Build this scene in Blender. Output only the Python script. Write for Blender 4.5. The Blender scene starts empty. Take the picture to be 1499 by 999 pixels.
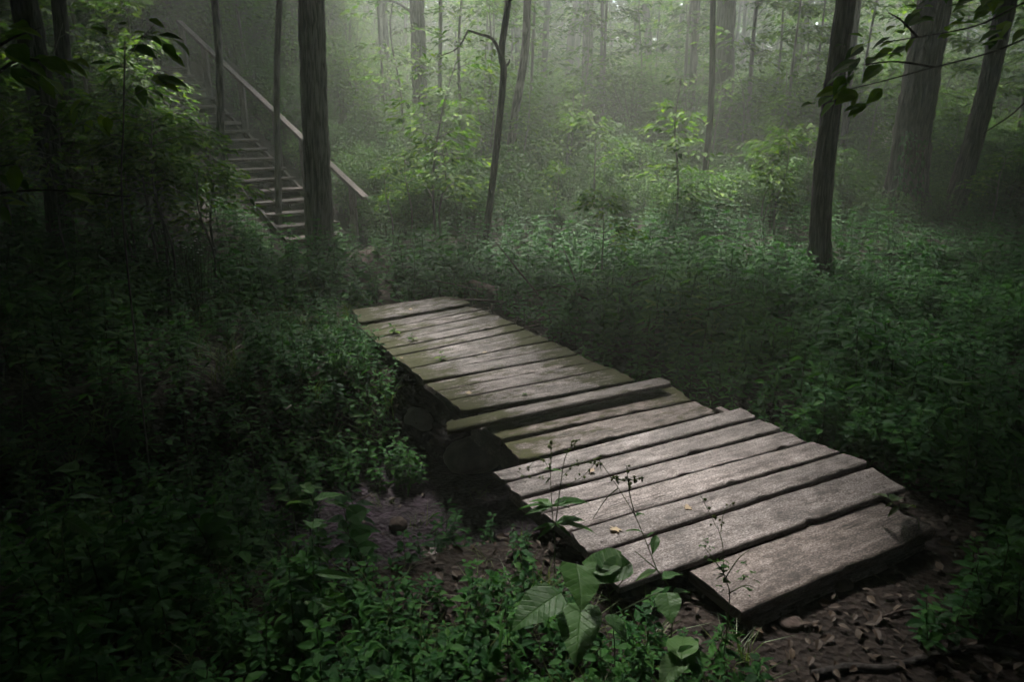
import bpy, math
import numpy as np
from mathutils import Vector

R = np.random.default_rng(11)
SC = bpy.context.scene
COL = SC.collection
W, H, F = 1499.0, 999.0, 1040.0
PITCH = math.atan((H/2-165)/F)
EYE = 1.65

# ------------------------------------------------------------------ camera measurements
def ray(px, py):
    x = (px-W/2)/F; y = -(py-H/2)/F
    c, s = math.cos(PITCH), math.sin(PITCH)
    return np.array([x, c+y*s, -s+y*c])
def at(px, py, depth):                     # point seen at a pixel, at world y = depth
    d = ray(px, py); return np.array([0, 0, EYE]) + d*(depth/d[1])
def onz(px, py, z=0.0):                    # point seen at a pixel, on the level z
    d = ray(px, py); return np.array([0, 0, EYE]) + d*((z-EYE)/d[2])
def proj(p):
    p = np.asarray(p, float)-np.array([0, 0, EYE])
    c, s = math.cos(PITCH), math.sin(PITCH)
    dz = p[..., 1]*c-p[..., 2]*s; up = p[..., 1]*s+p[..., 2]*c
    return W/2+F*p[..., 0]/dz, H/2-F*up/dz, dz

# ------------------------------------------------------------------ noise
def _hash(ix, iy, seed):
    n = (ix.astype(np.int64)*374761393+iy.astype(np.int64)*668265263+seed*982451653) & 0xffffffff
    n = ((n ^ (n >> 13))*1274126177) & 0xffffffff
    return ((n ^ (n >> 16)) & 0xffff)/65535.0
def vn(x, y, seed=0):
    x = np.asarray(x, float); y = np.asarray(y, float)
    x, y = np.broadcast_arrays(x, y)
    ix = np.floor(x); iy = np.floor(y); fx = x-ix; fy = y-iy
    fx = fx*fx*(3-2*fx); fy = fy*fy*(3-2*fy)
    a = _hash(ix, iy, seed); b = _hash(ix+1, iy, seed); c = _hash(ix, iy+1, seed); d = _hash(ix+1, iy+1, seed)
    return (a*(1-fx)+b*fx)*(1-fy)+(c*(1-fx)+d*fx)*fy
def fbm(x, y, seed=0, o=4):
    t = 0; a = .5; f = 1.0
    for k in range(o):
        t = t+a*(vn(np.asarray(x)*f, np.asarray(y)*f, seed+k*17)-.5)*2; a *= .5; f *= 2.03
    return t
def sm(t):
    t = np.clip(t, 0, 1); return t*t*(3-2*t)
def seg_dist(x, y, pts):
    best = np.full(np.broadcast(x, y).shape, 1e9); par = np.zeros_like(best)
    L = 0
    for a, b in zip(pts[:-1], pts[1:]):
        ax, ay = a; bx, by = b; l2 = (bx-ax)**2+(by-ay)**2
        t = np.clip(((x-ax)*(bx-ax)+(y-ay)*(by-ay))/l2, 0, 1)
        d = np.hypot(x-ax-t*(bx-ax), y-ay-t*(by-ay))
        m = d < best; best = np.where(m, d, best); par = np.where(m, L+t*math.sqrt(l2), par); L += math.sqrt(l2)
    return best, par

# ------------------------------------------------------------------ terrain
DITCH = [(-9, 2.7), (-5, 3.0), (-2.6, 3.3), (-.75, 3.6), (.6, 4.2), (2.3, 5.2), (4.6, 6.3), (9, 8.2)]
PATH = [(-1.05, 6.0), (-1.35, 7.2), (-1.75, 8.4), (-2.25, 9.6)]
ST0 = at(514, 342, 10.2)                      # foot of the handrail
RAIL0, RAIL1 = at(535, 290, 10.0), at(262, 31, 14.6)
ST_DIR = (RAIL1-RAIL0)/np.linalg.norm((RAIL1-RAIL0)[:2])   # per metre of run
ST_RUN = float(np.linalg.norm((RAIL1-RAIL0)[:2]))
ST_PERP = np.array([ST_DIR[1], -ST_DIR[0]]); ST_PERP = -ST_PERP/np.linalg.norm(ST_PERP)   # towards the left of a climber
RAIL_H = .78
def stair_z(run): return RAIL0[2]-RAIL_H+ST_DIR[2]*run
def hgt(x, y):
    x = np.asarray(x, float); y = np.asarray(y, float)
    z = -.13+.05*sm((y-3)/4)+.092*np.maximum(0, y-7)-.03*np.maximum(0, y-34)
    z = z+2.3*sm((-x-1.6)/6.0)*sm((y-7.5)/7.0)+1.2*sm((-x-8)/12)*sm((y-9)/9)
    z = z+.35*sm((-x-2.4)/3)*sm((y-3.9)/3)
    z = z+fbm(x*.35, y*.35, 5)*.16*sm((np.hypot(x, y)-4)/6)+fbm(x*1.3, y*1.3, 9)*.035
    # corridor of the stair
    rx, ry = x-RAIL0[0], y-RAIL0[1]
    run = rx*ST_DIR[0]+ry*ST_DIR[1]; off = rx*ST_PERP[0]+ry*ST_PERP[1]
    k = sm(1-(np.abs(off-.5)-.6)/.9)*sm((run+1.2)/1.0)*sm((ST_RUN+2-run)/1.5)
    z = z*(1-k)+(stair_z(np.clip(run, .0, ST_RUN))-.16)*k
    d, _ = seg_dist(x, y, DITCH)
    d = d+fbm(x*1.1, y*1.1, 31)*.22
    rx_ = np.interp(y, [2, 3.0, 3.8, 4.4, 5.2, 6.0], [2.4, 1.8, 1.3, .75, .2, -.4]); z = z-.50*(1-.9*sm((x-rx_+.1)/.9))*(1-sm((d-.42)/.75))
    d2, _ = seg_dist(x, y, PATH)
    z = z-.05*(1-sm((d2-.25)/.3))
    return z
def mudmask(x, y):
    d, _ = seg_dist(x, y, DITCH)
    return (1-sm((d+fbm(x*1.1, y*1.1, 31)*.22+fbm(x*3, y*3, 32)*.12-.5)/.28))*(1-sm((x-np.interp(y, [2, 3.0, 3.8, 4.4, 5.2, 6.0], [2.4, 1.8, 1.3, .75, .2, -.4])+.35)/.4))

# ------------------------------------------------------------------ mesh helpers
class MB:
    def __init__(s): s.V = []; s.Q = []; s.T = []; s.C = []; s.M = []; s.n = 0
    def add(s, V, Q=None, T=None, C=None, M=None):
        V = np.asarray(V, np.float32).reshape(-1, 3)
        s.V.append(V)
        s.C.append(np.zeros_like(V) if C is None else np.asarray(C, np.float32).reshape(-1, 3))
        s.M.append(np.zeros(len(V), np.float32) if M is None else np.broadcast_to(np.asarray(M, np.float32), (len(V),)))
        if Q is not None and len(Q): s.Q.append(np.asarray(Q, np.int64).reshape(-1, 4)+s.n)
        if T is not None and len(T): s.T.append(np.asarray(T, np.int64).reshape(-1, 3)+s.n)
        s.n += len(V)
    def arrays(s):
        V = np.concatenate(s.V) if s.V else np.zeros((0, 3), np.float32)
        C = np.concatenate(s.C) if s.C else np.zeros((0, 3), np.float32)
        M = np.concatenate(s.M) if s.M else np.zeros(0, np.float32)
        Q = np.concatenate(s.Q) if s.Q else np.zeros((0, 4), np.int64)
        T = np.concatenate(s.T) if s.T else np.zeros((0, 3), np.int64)
        return V, Q, T, C, M
    def mesh(s, name, mat, smooth=False):
        V, Q, T, C, M = s.arrays()
        me = bpy.data.meshes.new(name)
        me.vertices.add(len(V)); me.vertices.foreach_set('co', V.ravel())
        nl = len(Q)*4+len(T)*3
        me.loops.add(nl); me.loops.foreach_set('vertex_index', np.concatenate([Q.ravel(), T.ravel()]).astype(np.int32))
        me.polygons.add(len(Q)+len(T))
        st = np.concatenate([np.arange(len(Q))*4, len(Q)*4+np.arange(len(T))*3]).astype(np.int32)
        me.polygons.foreach_set('loop_start', st)
        a = me.attributes.new('lco', 'FLOAT_VECTOR', 'POINT'); a.data.foreach_set('vector', C.ravel())
        a = me.attributes.new('mask', 'FLOAT', 'POINT'); a.data.foreach_set('value', np.ascontiguousarray(M, np.float32))
        me.update(calc_edges=True)
        me.polygons.foreach_set('use_smooth', np.full(len(Q)+len(T), smooth, bool))
        if mat: me.materials.append(mat)
        return me
    def build(s, name, mat, parent=None, smooth=False):
        o = bpy.data.objects.new(name, s.mesh(name, mat, smooth)); COL.objects.link(o)
        if parent is not None: o.parent = parent
        return o
def tag(o, label, cat, group=None, kind=None):
    o['label'] = label; o['category'] = cat
    if group: o['group'] = group
    if kind: o['kind'] = kind
    return o
def thing(name, label, cat, loc=(0, 0, 0), group=None):
    o = bpy.data.objects.new(name, None); COL.objects.link(o); o.location = loc
    o.empty_display_size = .1
    return tag(o, label, cat, group)
def struct(o): o['kind'] = 'structure'; return o
def dup(root, loc, rz=0, sc=1.0, label=None, group=None):
    r = root.copy(); COL.objects.link(r); r.location = loc; r.rotation_euler = (0, 0, rz); r.scale = (sc, sc, sc)
    if label: r['label'] = label
    if group: r['group'] = group
    for ch in list(root.children):
        c = ch.copy(); COL.objects.link(c); c.parent = r
    return r

def tube(path, rad, sides=6, cap=True):
    P = np.asarray(path, float); rad = np.broadcast_to(np.asarray(rad, float), (len(P),))
    T = np.gradient(P, axis=0); T /= np.linalg.norm(T, axis=1)[:, None]+1e-9
    up = np.array([1, 0, 0.]) if abs(T[0, 0]) < .8 else np.array([0, 1, 0.])
    N = np.empty_like(P); n = up-T[0]*(up@T[0])
    for i in range(len(P)):
        n = n-T[i]*(n@T[i]); n /= np.linalg.norm(n)+1e-9; N[i] = n
    B = np.cross(T, N)
    th = np.linspace(0, 2*np.pi, sides, endpoint=False)
    V = P[:, None]+rad[:, None, None]*(np.cos(th)[None, :, None]*N[:, None]+np.sin(th)[None, :, None]*B[:, None])
    m = len(P); i = np.arange(m-1)[:, None]*sides; j = np.arange(sides)[None]; k = (j+1) % sides
    Q = np.stack([i+j, i+k, i+sides+k, i+sides+j], -1).reshape(-1, 4)
    V = V.reshape(-1, 3); Tt = None
    if cap:
        V = np.concatenate([V, P[:1], P[-1:]]); a = m*sides
        Tt = np.concatenate([np.stack([np.full(sides, a), k[0], j[0]], -1), np.stack([np.full(sides, a+1), (m-1)*sides+j[0], (m-1)*sides+k[0]], -1)])
    return V, Q, Tt
def curve_pts(pts, n):
    pts = np.asarray(pts, float); t = np.linspace(0, 1, len(pts)); tt = np.linspace(0, 1, n)
    P = np.vstack([pts[0]*2-pts[1], pts, pts[-1]*2-pts[-2]])
    out = []
    for q in tt:
        s = min(int(q*(len(pts)-1)), len(pts)-2); u = q*(len(pts)-1)-s
        a, b, c, d = P[s], P[s+1], P[s+2], P[s+3]
        out.append(.5*(2*b+(c-a)*u+(2*a-5*b+4*c-d)*u*u+(3*b-a-3*c+d)*u**3))
    return np.array(out)

# ------------------------------------------------------------------ leaves
def leaf_fine(heart=False, n=7, width=.55, curl=.25, cup=.10, tip=1.0):
    """folded leaf with a midrib: length 1 along y, face up z"""
    y = np.linspace(0, 1, n)
    if heart: w = width*.5*(np.sin(np.pi*np.clip(y, 0, 1)**.55)**.8)*(1-.10*y)
    else: w = width*.5*np.sin(np.pi*y**.78)**1.05
    w[0] = .01; w[-1] = .0
    cols = np.array([-1, -.5, 0, .5, 1])
    X = cols[None]*w[:, None]; Y = np.repeat(y[:, None], 5, 1)
    if heart: Y = Y-.16*(np.abs(cols)[None]**1.5)*np.exp(-(y[:, None]/.22)**2)*1.0
    Z = -curl*Y**2+cup*np.abs(X)*2+.02*np.sin(Y*16+2)*np.abs(cols)[None]
    V = np.stack([X, Y, Z], -1).reshape(-1, 3)
    i = (np.arange(n-1)[:, None]*5+np.arange(4)[None]).reshape(-1)
    Q = np.stack([i, i+1, i+6, i+5], -1)
    C = np.stack([X, np.repeat(y[:, None], 5, 1), 0*X], -1).reshape(-1, 3)
    return V, Q, None, C
def leaf_mid(width=.5, curl=.25):
    V = np.array([[0, 0, 0], [-width*.42, .32, .05], [0, .38, -.03], [width*.42, .32, .05], [-width*.34, .66, -.05], [0, .7, -curl*.5], [width*.34, .66, -.05], [0, 1, -curl]])
    Q = [[0, 2, 1, 1], ]
    Q = [[1, 2, 5, 4], [2, 3, 6, 5]]; T = [[0, 2, 1], [0, 3, 2], [4, 5, 7], [5, 6, 7]]
    C = V.copy(); C[:, 2] = 0
    return V, np.array(Q), np.array(T), C
def leaf_low(width=.55, curl=.2):
    V = np.array([[0, 0, 0], [-width*.5, .5, .06-curl*.2], [0, 1, -curl], [width*.5, .5, .06-curl*.2]])
    C = V.copy(); C[:, 2] = 0
    return V, None, np.array([[0, 2, 1], [0, 3, 2]]), C
LF, LH = leaf_fine(), leaf_fine(True, 11, .95, .22, .08)
LN = leaf_fine(width=.26, curl=.4)
LM, LL = leaf_mid(), leaf_low()
LG = (np.array([[-.012, 0, 0], [.012, 0, 0], [-.013, .5, .0], [.013, .5, 0], [0, 1, -.3]]), np.array([[0, 1, 3, 2]]), np.array([[2, 3, 4]]), np.array([[0, .3, 0]]*5))

def rot_frames(yaw, pitch, roll):
    """local y -> heading yaw raised by pitch; roll about the leaf's own axis"""
    cy, sy, cp, sp, cr, sr = np.cos(yaw), np.sin(yaw), np.cos(pitch), np.sin(pitch), np.cos(roll), np.sin(roll)
    Yv = np.stack([-sy*cp, cy*cp, sp], -1); X0 = np.stack([cy, sy, 0*cy], -1); Z0 = np.cross(X0, Yv)
    Xv = X0*cr[..., None]-Z0*sr[..., None]; Zv = X0*sr[..., None]+Z0*cr[..., None]
    return Xv, Yv, Zv
def put_leaves(mb, leaf, pos, yaw, pitch, roll, size, tint, wid=1.0):
    V, Q, T, C = leaf
    pos = np.asarray(pos, float).reshape(-1, 3); n = len(pos)
    if n == 0: return
    b = lambda a: np.broadcast_to(np.asarray(a, float), (n,))
    Xv, Yv, Zv = rot_frames(b(yaw), b(pitch), b(roll)); size = b(size)
    P = pos[:, None]+size[:, None, None]*(V[None, :, 0:1]*wid*Xv[:, None]+V[None, :, 1:2]*Yv[:, None]+V[None, :, 2:3]*Zv[:, None])
    CC = np.repeat(C[None], n, 0).astype(np.float32); CC[:, :, 2] = b(tint)[:, None]
    off = (np.arange(n)*len(V))[:, None, None]
    mb.add(P, None if Q is None else (Q[None]+off).reshape(-1, 4), None if T is None else (T[None]+off).reshape(-1, 3), CC)
STEM = -1.0
def put_tube(mb, path, rad, sides=4):
    V, Q, T = tube(path, rad, sides); C = np.zeros_like(V); C[:, 2] = STEM
    mb.add(V, Q, T, C)

def herb(seed, h=.35, whorls=4, per=3, ll=.09, leaf=LF, lean=.1, lo=.25, sides=3, wid=1.0):
    r = np.random.default_rng(seed); mb = MB()
    dx, dy = r.normal(0, lean, 2)
    path = np.array([[dx*t*t*h, dy*t*t*h, t*h] for t in np.linspace(0, 1, 4)])
    put_tube(mb, path, np.linspace(.0026, .0013, 4)*(1+h), sides)
    for k in range(whorls):
        t = lo+(1-lo)*(k/(max(1, whorls-1))); p = np.array([dx*t*t*h, dy*t*t*h, t*h])
        y0 = r.uniform(0, 6.28)
        m = per
        yaw = y0+np.arange(m)*2*np.pi/m+r.normal(0, .25, m)
        sz = ll*(1-.35*(t-.5))*r.uniform(.7, 1.2, m)*(1.0 if k < whorls-1 else .8)
        put_leaves(mb, leaf, np.repeat(p[None], m, 0)+np.stack([-np.sin(yaw), np.cos(yaw), .3+0*yaw], -1)*ll*.12, yaw, r.normal(.15 if k < whorls-1 else .35, .22, m), r.normal(0, .3, m), sz, r.uniform(0, 1, m), wid)
    return mb.arrays()
def shrub(seed, h=1.2, rad=.7, nb=16, per=14, ll=.11, leaf=LL):
    r = np.random.default_rng(seed); mb = MB()
    for b in range(nb):
        a = r.uniform(0, 6.28); e = r.uniform(.15, 1.0); top = np.array([math.cos(a)*rad*(1-e*.55)*r.uniform(.5, 1.1), math.sin(a)*rad*(1-e*.55)*r.uniform(.5, 1.1), h*(.25+.75*e)*r.uniform(.8, 1.05)])
        path = np.array([[0, 0, 0], top*[.25, .25, .55], top*[.65, .65, .88], top])
        put_tube(mb, path, [.007, .005, .003, .002], 3)
        t = r.uniform(.3, 1.05, per)
        q = np.stack([np.interp(t, [0, .33, .66, 1.05], path[:, i]) for i in range(3)], -1)+r.normal(0, ll*.5, (per, 3))*[1, 1, .35]
        put_leaves(mb, leaf, q, a-1.57+r.normal(0, .9, per), r.normal(-.08, .28, per), r.normal(0, .3, per), ll*r.uniform(.6, 1.25, per), r.uniform(0, 1, per))
    return mb.arrays()
def grass(seed, n=14, h=.3, wid=1.0):
    r = np.random.default_rng(seed); mb = MB()
    yaw = r.uniform(0, 6.28, n)
    put_leaves(mb, LG, r.normal(0, .03, (n, 3))*[1, 1, 0], yaw, r.uniform(.5, 1.35, n), r.normal(0, .4, n), h*r.uniform(.5, 1.2, n), r.uniform(.5, 1, n), wid)
    return mb.arrays()
def scatter(mb, temps, pos, yaw, tilt, scale, tint_off=None):
    """bakes copies of plant templates into one mesh (for uncountable undergrowth)"""
    pos = np.asarray(pos).reshape(-1, 3); n = len(pos)
    ti = R.integers(0, len(temps), n)
    for k, (V, Q, T, C, _) in enumerate(temps):
        ix = np.nonzero(ti == k)[0]
        if not len(ix): continue
        m = len(ix); c, s = np.cos(yaw[ix]), np.sin(yaw[ix]); sc = scale[ix]
        X = (V[None, :, 0]*c[:, None]-V[None, :, 1]*s[:, None]); Y = (V[None, :, 0]*s[:, None]+V[None, :, 1]*c[:, None]); Z = np.repeat(V[None, :, 2], m, 0)
        X = X+Z*tilt[ix, 0:1]; Y = Y+Z*tilt[ix, 1:2]
        P = np.stack([X, Y, Z], -1)*sc[:, None, None]+pos[ix][:, None]
        CC = np.repeat(C[None], m, 0).copy()
        if tint_off is not None:
            st = CC[:, :, 2] >= 0
            CC[:, :, 2] = np.where(st, np.clip(CC[:, :, 2]*.6+tint_off[ix][:, None]*.4, 0, 1), CC[:, :, 2])
        off = (np.arange(m)*len(V))[:, None, None]
        mb.add(P, (Q[None]+off).reshape(-1, 4) if len(Q) else None, (T[None]+off).reshape(-1, 3) if len(T) else None, CC)

# ------------------------------------------------------------------ materials
def mat(name):
    m = bpy.data.materials.new(name); m.use_nodes = True; nt = m.node_tree; nt.nodes.clear()
    return m, nt, (lambda t, **k: _node(nt, t, **k)), (lambda a, b: nt.links.new(a, b))
def _node(nt, t, **k):
    n = nt.nodes.new('ShaderNode'+t)
    for a, v in k.items():
        if a.startswith('i_'):
            n.inputs[a[2:].replace('_', ' ')].default_value = v
        else: setattr(n, a, v)
    return n
def ramp(nt, stops, interp='LINEAR'):
    n = nt.nodes.new('ShaderNodeValToRGB'); e = n.color_ramp.elements; n.color_ramp.interpolation = interp
    while len(e) < len(stops): e.new(.5)
    for el, (p, c) in zip(e, stops): el.position = p; el.color = (*c, 1) if len(c) == 3 else c
    return n
def leaf_mat(name, stops, stem=(.026, .036, .016), trans=.32, rough=.5, spec=.35, veins=False):
    m, nt, N, L = mat(name)
    at_ = N('Attribute', attribute_name='lco'); sp = N('SeparateXYZ'); L(at_.outputs['Vector'], sp.inputs[0])
    cr = ramp(nt, stops); L(sp.outputs[2], cr.inputs[0])
    geo = N('NewGeometry'); nz = N('TexNoise', i_Scale=9.0, i_Detail=3.0); L(geo.outputs['Position'], nz.inputs['Vector'])
    mul = N('MixRGB', blend_type='MULTIPLY'); mul.inputs[0].default_value = .55
    nr = ramp(nt, [(.3, (.55, .55, .5)), (.7, (1.25, 1.2, 1.1))]); L(nz.outputs[0], nr.inputs[0]); L(cr.outputs[0], mul.inputs[1]); L(nr.outputs[0], mul.inputs[2])
    col = mul.outputs[0]; hgt_ = None
    ab = N('Math', operation='ABSOLUTE'); L(sp.outputs[0], ab.inputs[0])
    if veins:
        a = N('Math', operation='MULTIPLY_ADD'); L(ab.outputs[0], a.inputs[0]); a.inputs[1].default_value = -.75; L(sp.outputs[1], a.inputs[2])
        b = N('Math', operation='MULTIPLY'); L(a.outputs[0], b.inputs[0]); b.inputs[1].default_value = 8.0
        fr = N('Math', operation='PINGPONG'); L(b.outputs[0], fr.inputs[0]); fr.inputs[1].default_value = .5
        vr = ramp(nt, [(0, (1, 1, 1)), (.07, (.25, .25, .25)), (.16, (0, 0, 0))]); L(fr.outputs[0], vr.inputs[0])
        mr = ramp(nt, [(0, (1, 1, 1)), (.018, (.0, .0, .0))]); L(ab.outputs[0], mr.inputs[0])
        mx = N('MixRGB', blend_type='LIGHTEN'); mx.inputs[0].default_value = 1; L(vr.outputs[0], mx.inputs[1]); L(mr.outputs[0], mx.inputs[2])
        vc = N('MixRGB', blend_type='MIX'); sc_ = N('Math', operation='MULTIPLY'); L(mx.outputs[0], sc_.inputs[0]); sc_.inputs[1].default_value = .45
        L(sc_.outputs[0], vc.inputs[0]); L(col, vc.inputs[1]); lt = N('MixRGB', blend_type='ADD'); lt.inputs[0].default_value = 1; L(col, lt.inputs[1]); lt.inputs[2].default_value = (.05, .07, .03, 1); L(lt.outputs[0], vc.inputs[2])
        col = vc.outputs[0]; hgt_ = mx.outputs[0]
    st = N('Math', operation='LESS_THAN'); L(sp.outputs[2], st.inputs[0]); st.inputs[1].default_value = -.5
    fin = N('MixRGB'); L(st.outputs[0], fin.inputs[0]); L(col, fin.inputs[1]); fin.inputs[2].default_value = (*stem, 1)
    p = N('BsdfPrincipled', i_Roughness=rough); p.inputs['Specular IOR Level'].default_value = spec; L(fin.outputs[0], p.inputs['Base Color'])
    if hgt_ is not None:
        bp = N('Bump', i_Strength=.5, i_Distance=.003, invert=True); L(hgt_, bp.inputs['Height']); L(bp.outputs[0], p.inputs['Normal'])
    t = N('BsdfTranslucent'); tc = N('MixRGB', blend_type='MULTIPLY'); tc.inputs[0].default_value = 1; L(fin.outputs[0], tc.inputs[1]); tc.inputs[2].default_value = (1.6, 1.7, .9, 1); L(tc.outputs[0], t.inputs[0])
    mx = N('MixShader'); mx.inputs[0].default_value = trans; L(p.outputs[0], mx.inputs[1]); L(t.outputs[0], mx.inputs[2])
    o = N('OutputMaterial'); L(mx.outputs[0], o.inputs[0]); return m
M = {}
M['herb'] = leaf_mat('herb_leaf', [(0, (.006, .030, .010)), (.45, (.018, .074, .019)), (.8, (.036, .118, .022)), (.94, (.06, .15, .03)), (1, (.13, .16, .035))], spec=.12, rough=.6)
M['herbfine'] = leaf_mat('weed_leaf', [(0, (.032, .09, .026)), (.6, (.05, .135, .035)), (1, (.08, .17, .045))], stem=(.045, .075, .025), veins=True)
M['brush'] = leaf_mat('brush_leaf', [(0, (.011, .036, .008)), (.55, (.034, .096, .016)), (1, (.09, .17, .026))], spec=.15, rough=.6)
M['under'] = leaf_mat('understorey_leaf', [(0, (.018, .052, .006)), (.55, (.05, .12, .012)), (1, (.12, .20, .02))], stem=(.05, .045, .04), spec=.12, rough=.65)
M['canopy'] = leaf_mat('canopy_leaf', [(0, (.03, .05, .02)), (1, (.05, .08, .03))], trans=.18)
M['grass'] = leaf_mat('grass_blade', [(0, (.03, .06, .02)), (.7, (.06, .10, .03)), (1, (.10, .13, .045))])
M['seed'] = leaf_mat('seed_head', [(0, (.04, .07, .02)), (1, (.11, .15, .04))], stem=(.06, .10, .03), trans=.2)
M['litter'] = leaf_mat('dead_leaf', [(0, (.035, .022, .014)), (.6, (.036, .025, .017)), (1, (.075, .052, .034))], trans=.05, rough=.7)
M['fallen'] = leaf_mat('fallen_leaf', [(0, (.15, .095, .055)), (1, (.30, .23, .15))], trans=.1, rough=.6)

def wood_mat(name, cols, mosscol=(.017, .019, .005), streak=26.0, rough=.62):
    m, nt, N, L = mat(name)
    a = N('Attribute', attribute_name='lco'); ms = N('Attribute', attribute_name='mask')
    sp = N('SeparateXYZ'); L(a.outputs['Vector'], sp.inputs[0])
    def coords(su, sv):
        mp = N('Mapping'); mp.inputs['Scale'].default_value = (su, sv, 7.3); L(a.outputs['Vector'], mp.inputs[0]); return mp.outputs[0]
    g = N('TexNoise', i_Scale=1.0, i_Detail=6.0, i_Roughness=.65, i_Distortion=.4); L(coords(3.2, streak*1.7), g.inputs['Vector'])
    b = N('TexNoise', i_Scale=1.0, i_Detail=5.0, i_Roughness=.62); L(coords(4.5, 9.0), b.inputs['Vector'])
    s = N('TexNoise', i_Scale=1.0, i_Detail=3.0, i_Roughness=.7); L(coords(95, 190), s.inputs['Vector'])
    gm = N('Math', operation='MULTIPLY_ADD'); L(g.outputs[0], gm.inputs[0]); gm.inputs[1].default_value = .45
    g2 = N('Math', operation='MULTIPLY'); L(b.outputs[0], g2.inputs[0]); g2.inputs[1].default_value = .55; L(g2.outputs[0], gm.inputs[2])
    g3 = N('Math', operation='MULTIPLY_ADD'); L(s.outputs[0], g3.inputs[0]); g3.inputs[1].default_value = 1.05; L(gm.outputs[0], g3.inputs[2])
    g4 = N('Math', operation='MULTIPLY'); L(g3.outputs[0], g4.inputs[0]); g4.inputs[1].default_value = .7
    cr = ramp(nt, [(.585, cols[0]), (.69, cols[1]), (.78, cols[2]), (.90, cols[3])]); L(g4.outputs[0], cr.inputs[0])
    pv = N('TexWhiteNoise', noise_dimensions='1D'); L(sp.outputs[2], pv.inputs['W'])
    pr = ramp(nt, [(0, (.60, .57, .55)), (.5, (.88, .86, .86)), (1, (1.15, 1.10, 1.08))]); L(pv.outputs['Value'], pr.inputs[0])
    pm = N('MixRGB', blend_type='MULTIPLY'); pm.inputs[0].default_value = 1; L(cr.outputs[0], pm.inputs[1]); L(pr.outputs[0], pm.inputs[2])
    # dark stains and knots
    st = N('TexNoise', i_Scale=1.0, i_Detail=4.0, i_Roughness=.7); L(coords(11, 24), st.inputs['Vector'])
    sr = ramp(nt, [(.34, (.20, .17, .15)), (.46, (.75, .72, .70)), (.56, (1, 1, 1))]); L(st.outputs[0], sr.inputs[0])
    sm_ = N('MixRGB', blend_type='MULTIPLY'); sm_.inputs[0].default_value = .85; L(pm.outputs[0], sm_.inputs[1]); L(sr.outputs[0], sm_.inputs[2])
    ck = N('TexNoise', i_Scale=1.0, i_Detail=2.0, i_Roughness=.5, i_Distortion=.3); L(coords(1.6, 34), ck.inputs['Vector'])
    c1 = N('Math', operation='SUBTRACT'); L(ck.outputs[0], c1.inputs[0]); c1.inputs[1].default_value = .5
    c2 = N('Math', operation='ABSOLUTE'); L(c1.outputs[0], c2.inputs[0])
    c3 = N('TexNoise', i_Scale=1.0, i_Detail=1.0); L(coords(1.1, 5), c3.inputs['Vector'])
    c4 = N('MapRange', i_From_Min=.45, i_From_Max=.62, i_To_Min=1.0, i_To_Max=0.0); L(c3.outputs[0], c4.inputs[0])
    c5 = N('Math' if False else 'Math', operation='MULTIPLY_ADD'); L(c4.outputs[0], c5.inputs[0]); c5.inputs[1].default_value = .2; L(c2.outputs[0], c5.inputs[2])
    kr = ramp(nt, [(.0, (.10, .09, .09)), (.012, (.25, .22, .2)), (.026, (1, 1, 1))]); L(c5.outputs[0], kr.inputs[0])
    km = N('MixRGB', blend_type='MULTIPLY'); km.inputs[0].default_value = .9; L(sm_.outputs[0], km.inputs[1]); L(kr.outputs[0], km.inputs[2])
    nl = N('Math', operation='LESS_THAN'); L(ms.outputs['Fac'], nl.inputs[0]); nl.inputs[1].default_value = -.5
    nm = N('MixRGB'); L(nl.outputs[0], nm.inputs[0]); L(km.outputs[0], nm.inputs[1]); nm.inputs[2].default_value = (.018, .014, .012, 1)
    fk = N('TexVoronoi', i_Scale=1.0, i_Randomness=1.0); L(coords(34, 48), fk.inputs['Vector'])
    fr_ = ramp(nt, [(.0, (.16, .13, .12)), (.10, (.30, .27, .25)), (.19, (1, 1, 1))]); L(fk.outputs['Distance'], fr_.inputs[0])
    fm = N('MixRGB', blend_type='MULTIPLY'); L(b.outputs[0], fm.inputs[0]); L(nm.outputs[0], fm.inputs[1]); L(fr_.outputs[0], fm.inputs[2]); nm = fm
    # moss
    mn = N('TexNoise', i_Scale=1.0, i_Detail=8.0, i_Roughness=.8); L(coords(6, 15), mn.inputs['Vector'])
    ma = N('Math', operation='ADD'); L(mn.outputs[0], ma.inputs[0]); L(ms.outputs['Fac'], ma.inputs[1])
    mr = ramp(nt, [(.69, (0, 0, 0)), (.80, (.9, .9, .9))]); L(ma.outputs[0], mr.inputs[0])
    mc = N('MixRGB'); mc.inputs[1].default_value = (*mosscol, 1); mc.inputs[2].default_value = (mosscol[0]*2.6, mosscol[1]*2.6, mosscol[2]*2, 1); L(s.outputs[0], mc.inputs[0])
    fx = N('MixRGB'); L(mr.outputs[0], fx.inputs[0]); L(nm.outputs[0], fx.inputs[1]); L(mc.outputs[0], fx.inputs[2])
    p = N('BsdfPrincipled'); L(fx.outputs[0], p.inputs['Base Color']); p.inputs['Specular IOR Level'].default_value = .32
    rr = N('MapRange', i_To_Min=rough-.12, i_To_Max=rough+.2); L(b.outputs[0], rr.inputs[0]); ra = N('Math', operation='MULTIPLY_ADD', use_clamp=True); L(mr.outputs[0], ra.inputs[0]); ra.inputs[1].default_value = .3; L(rr.outputs[0], ra.inputs[2]); L(ra.outputs[0], p.inputs['Roughness'])
    hm = N('MixRGB', blend_type='MIX'); hm.inputs[0].default_value = .4; L(g.outputs[0], hm.inputs[1]); L(s.outputs[0], hm.inputs[2])
    h2 = N('MixRGB', blend_type='ADD'); h2.inputs[0].default_value = .5; L(hm.outputs[0], h2.inputs[1]); L(mr.outputs[0], h2.inputs[2])
    h3 = N('MixRGB', blend_type='MULTIPLY'); h3.inputs[0].default_value = .8; L(h2.outputs[0], h3.inputs[1]); L(kr.outputs[0], h3.inputs[2])
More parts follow.
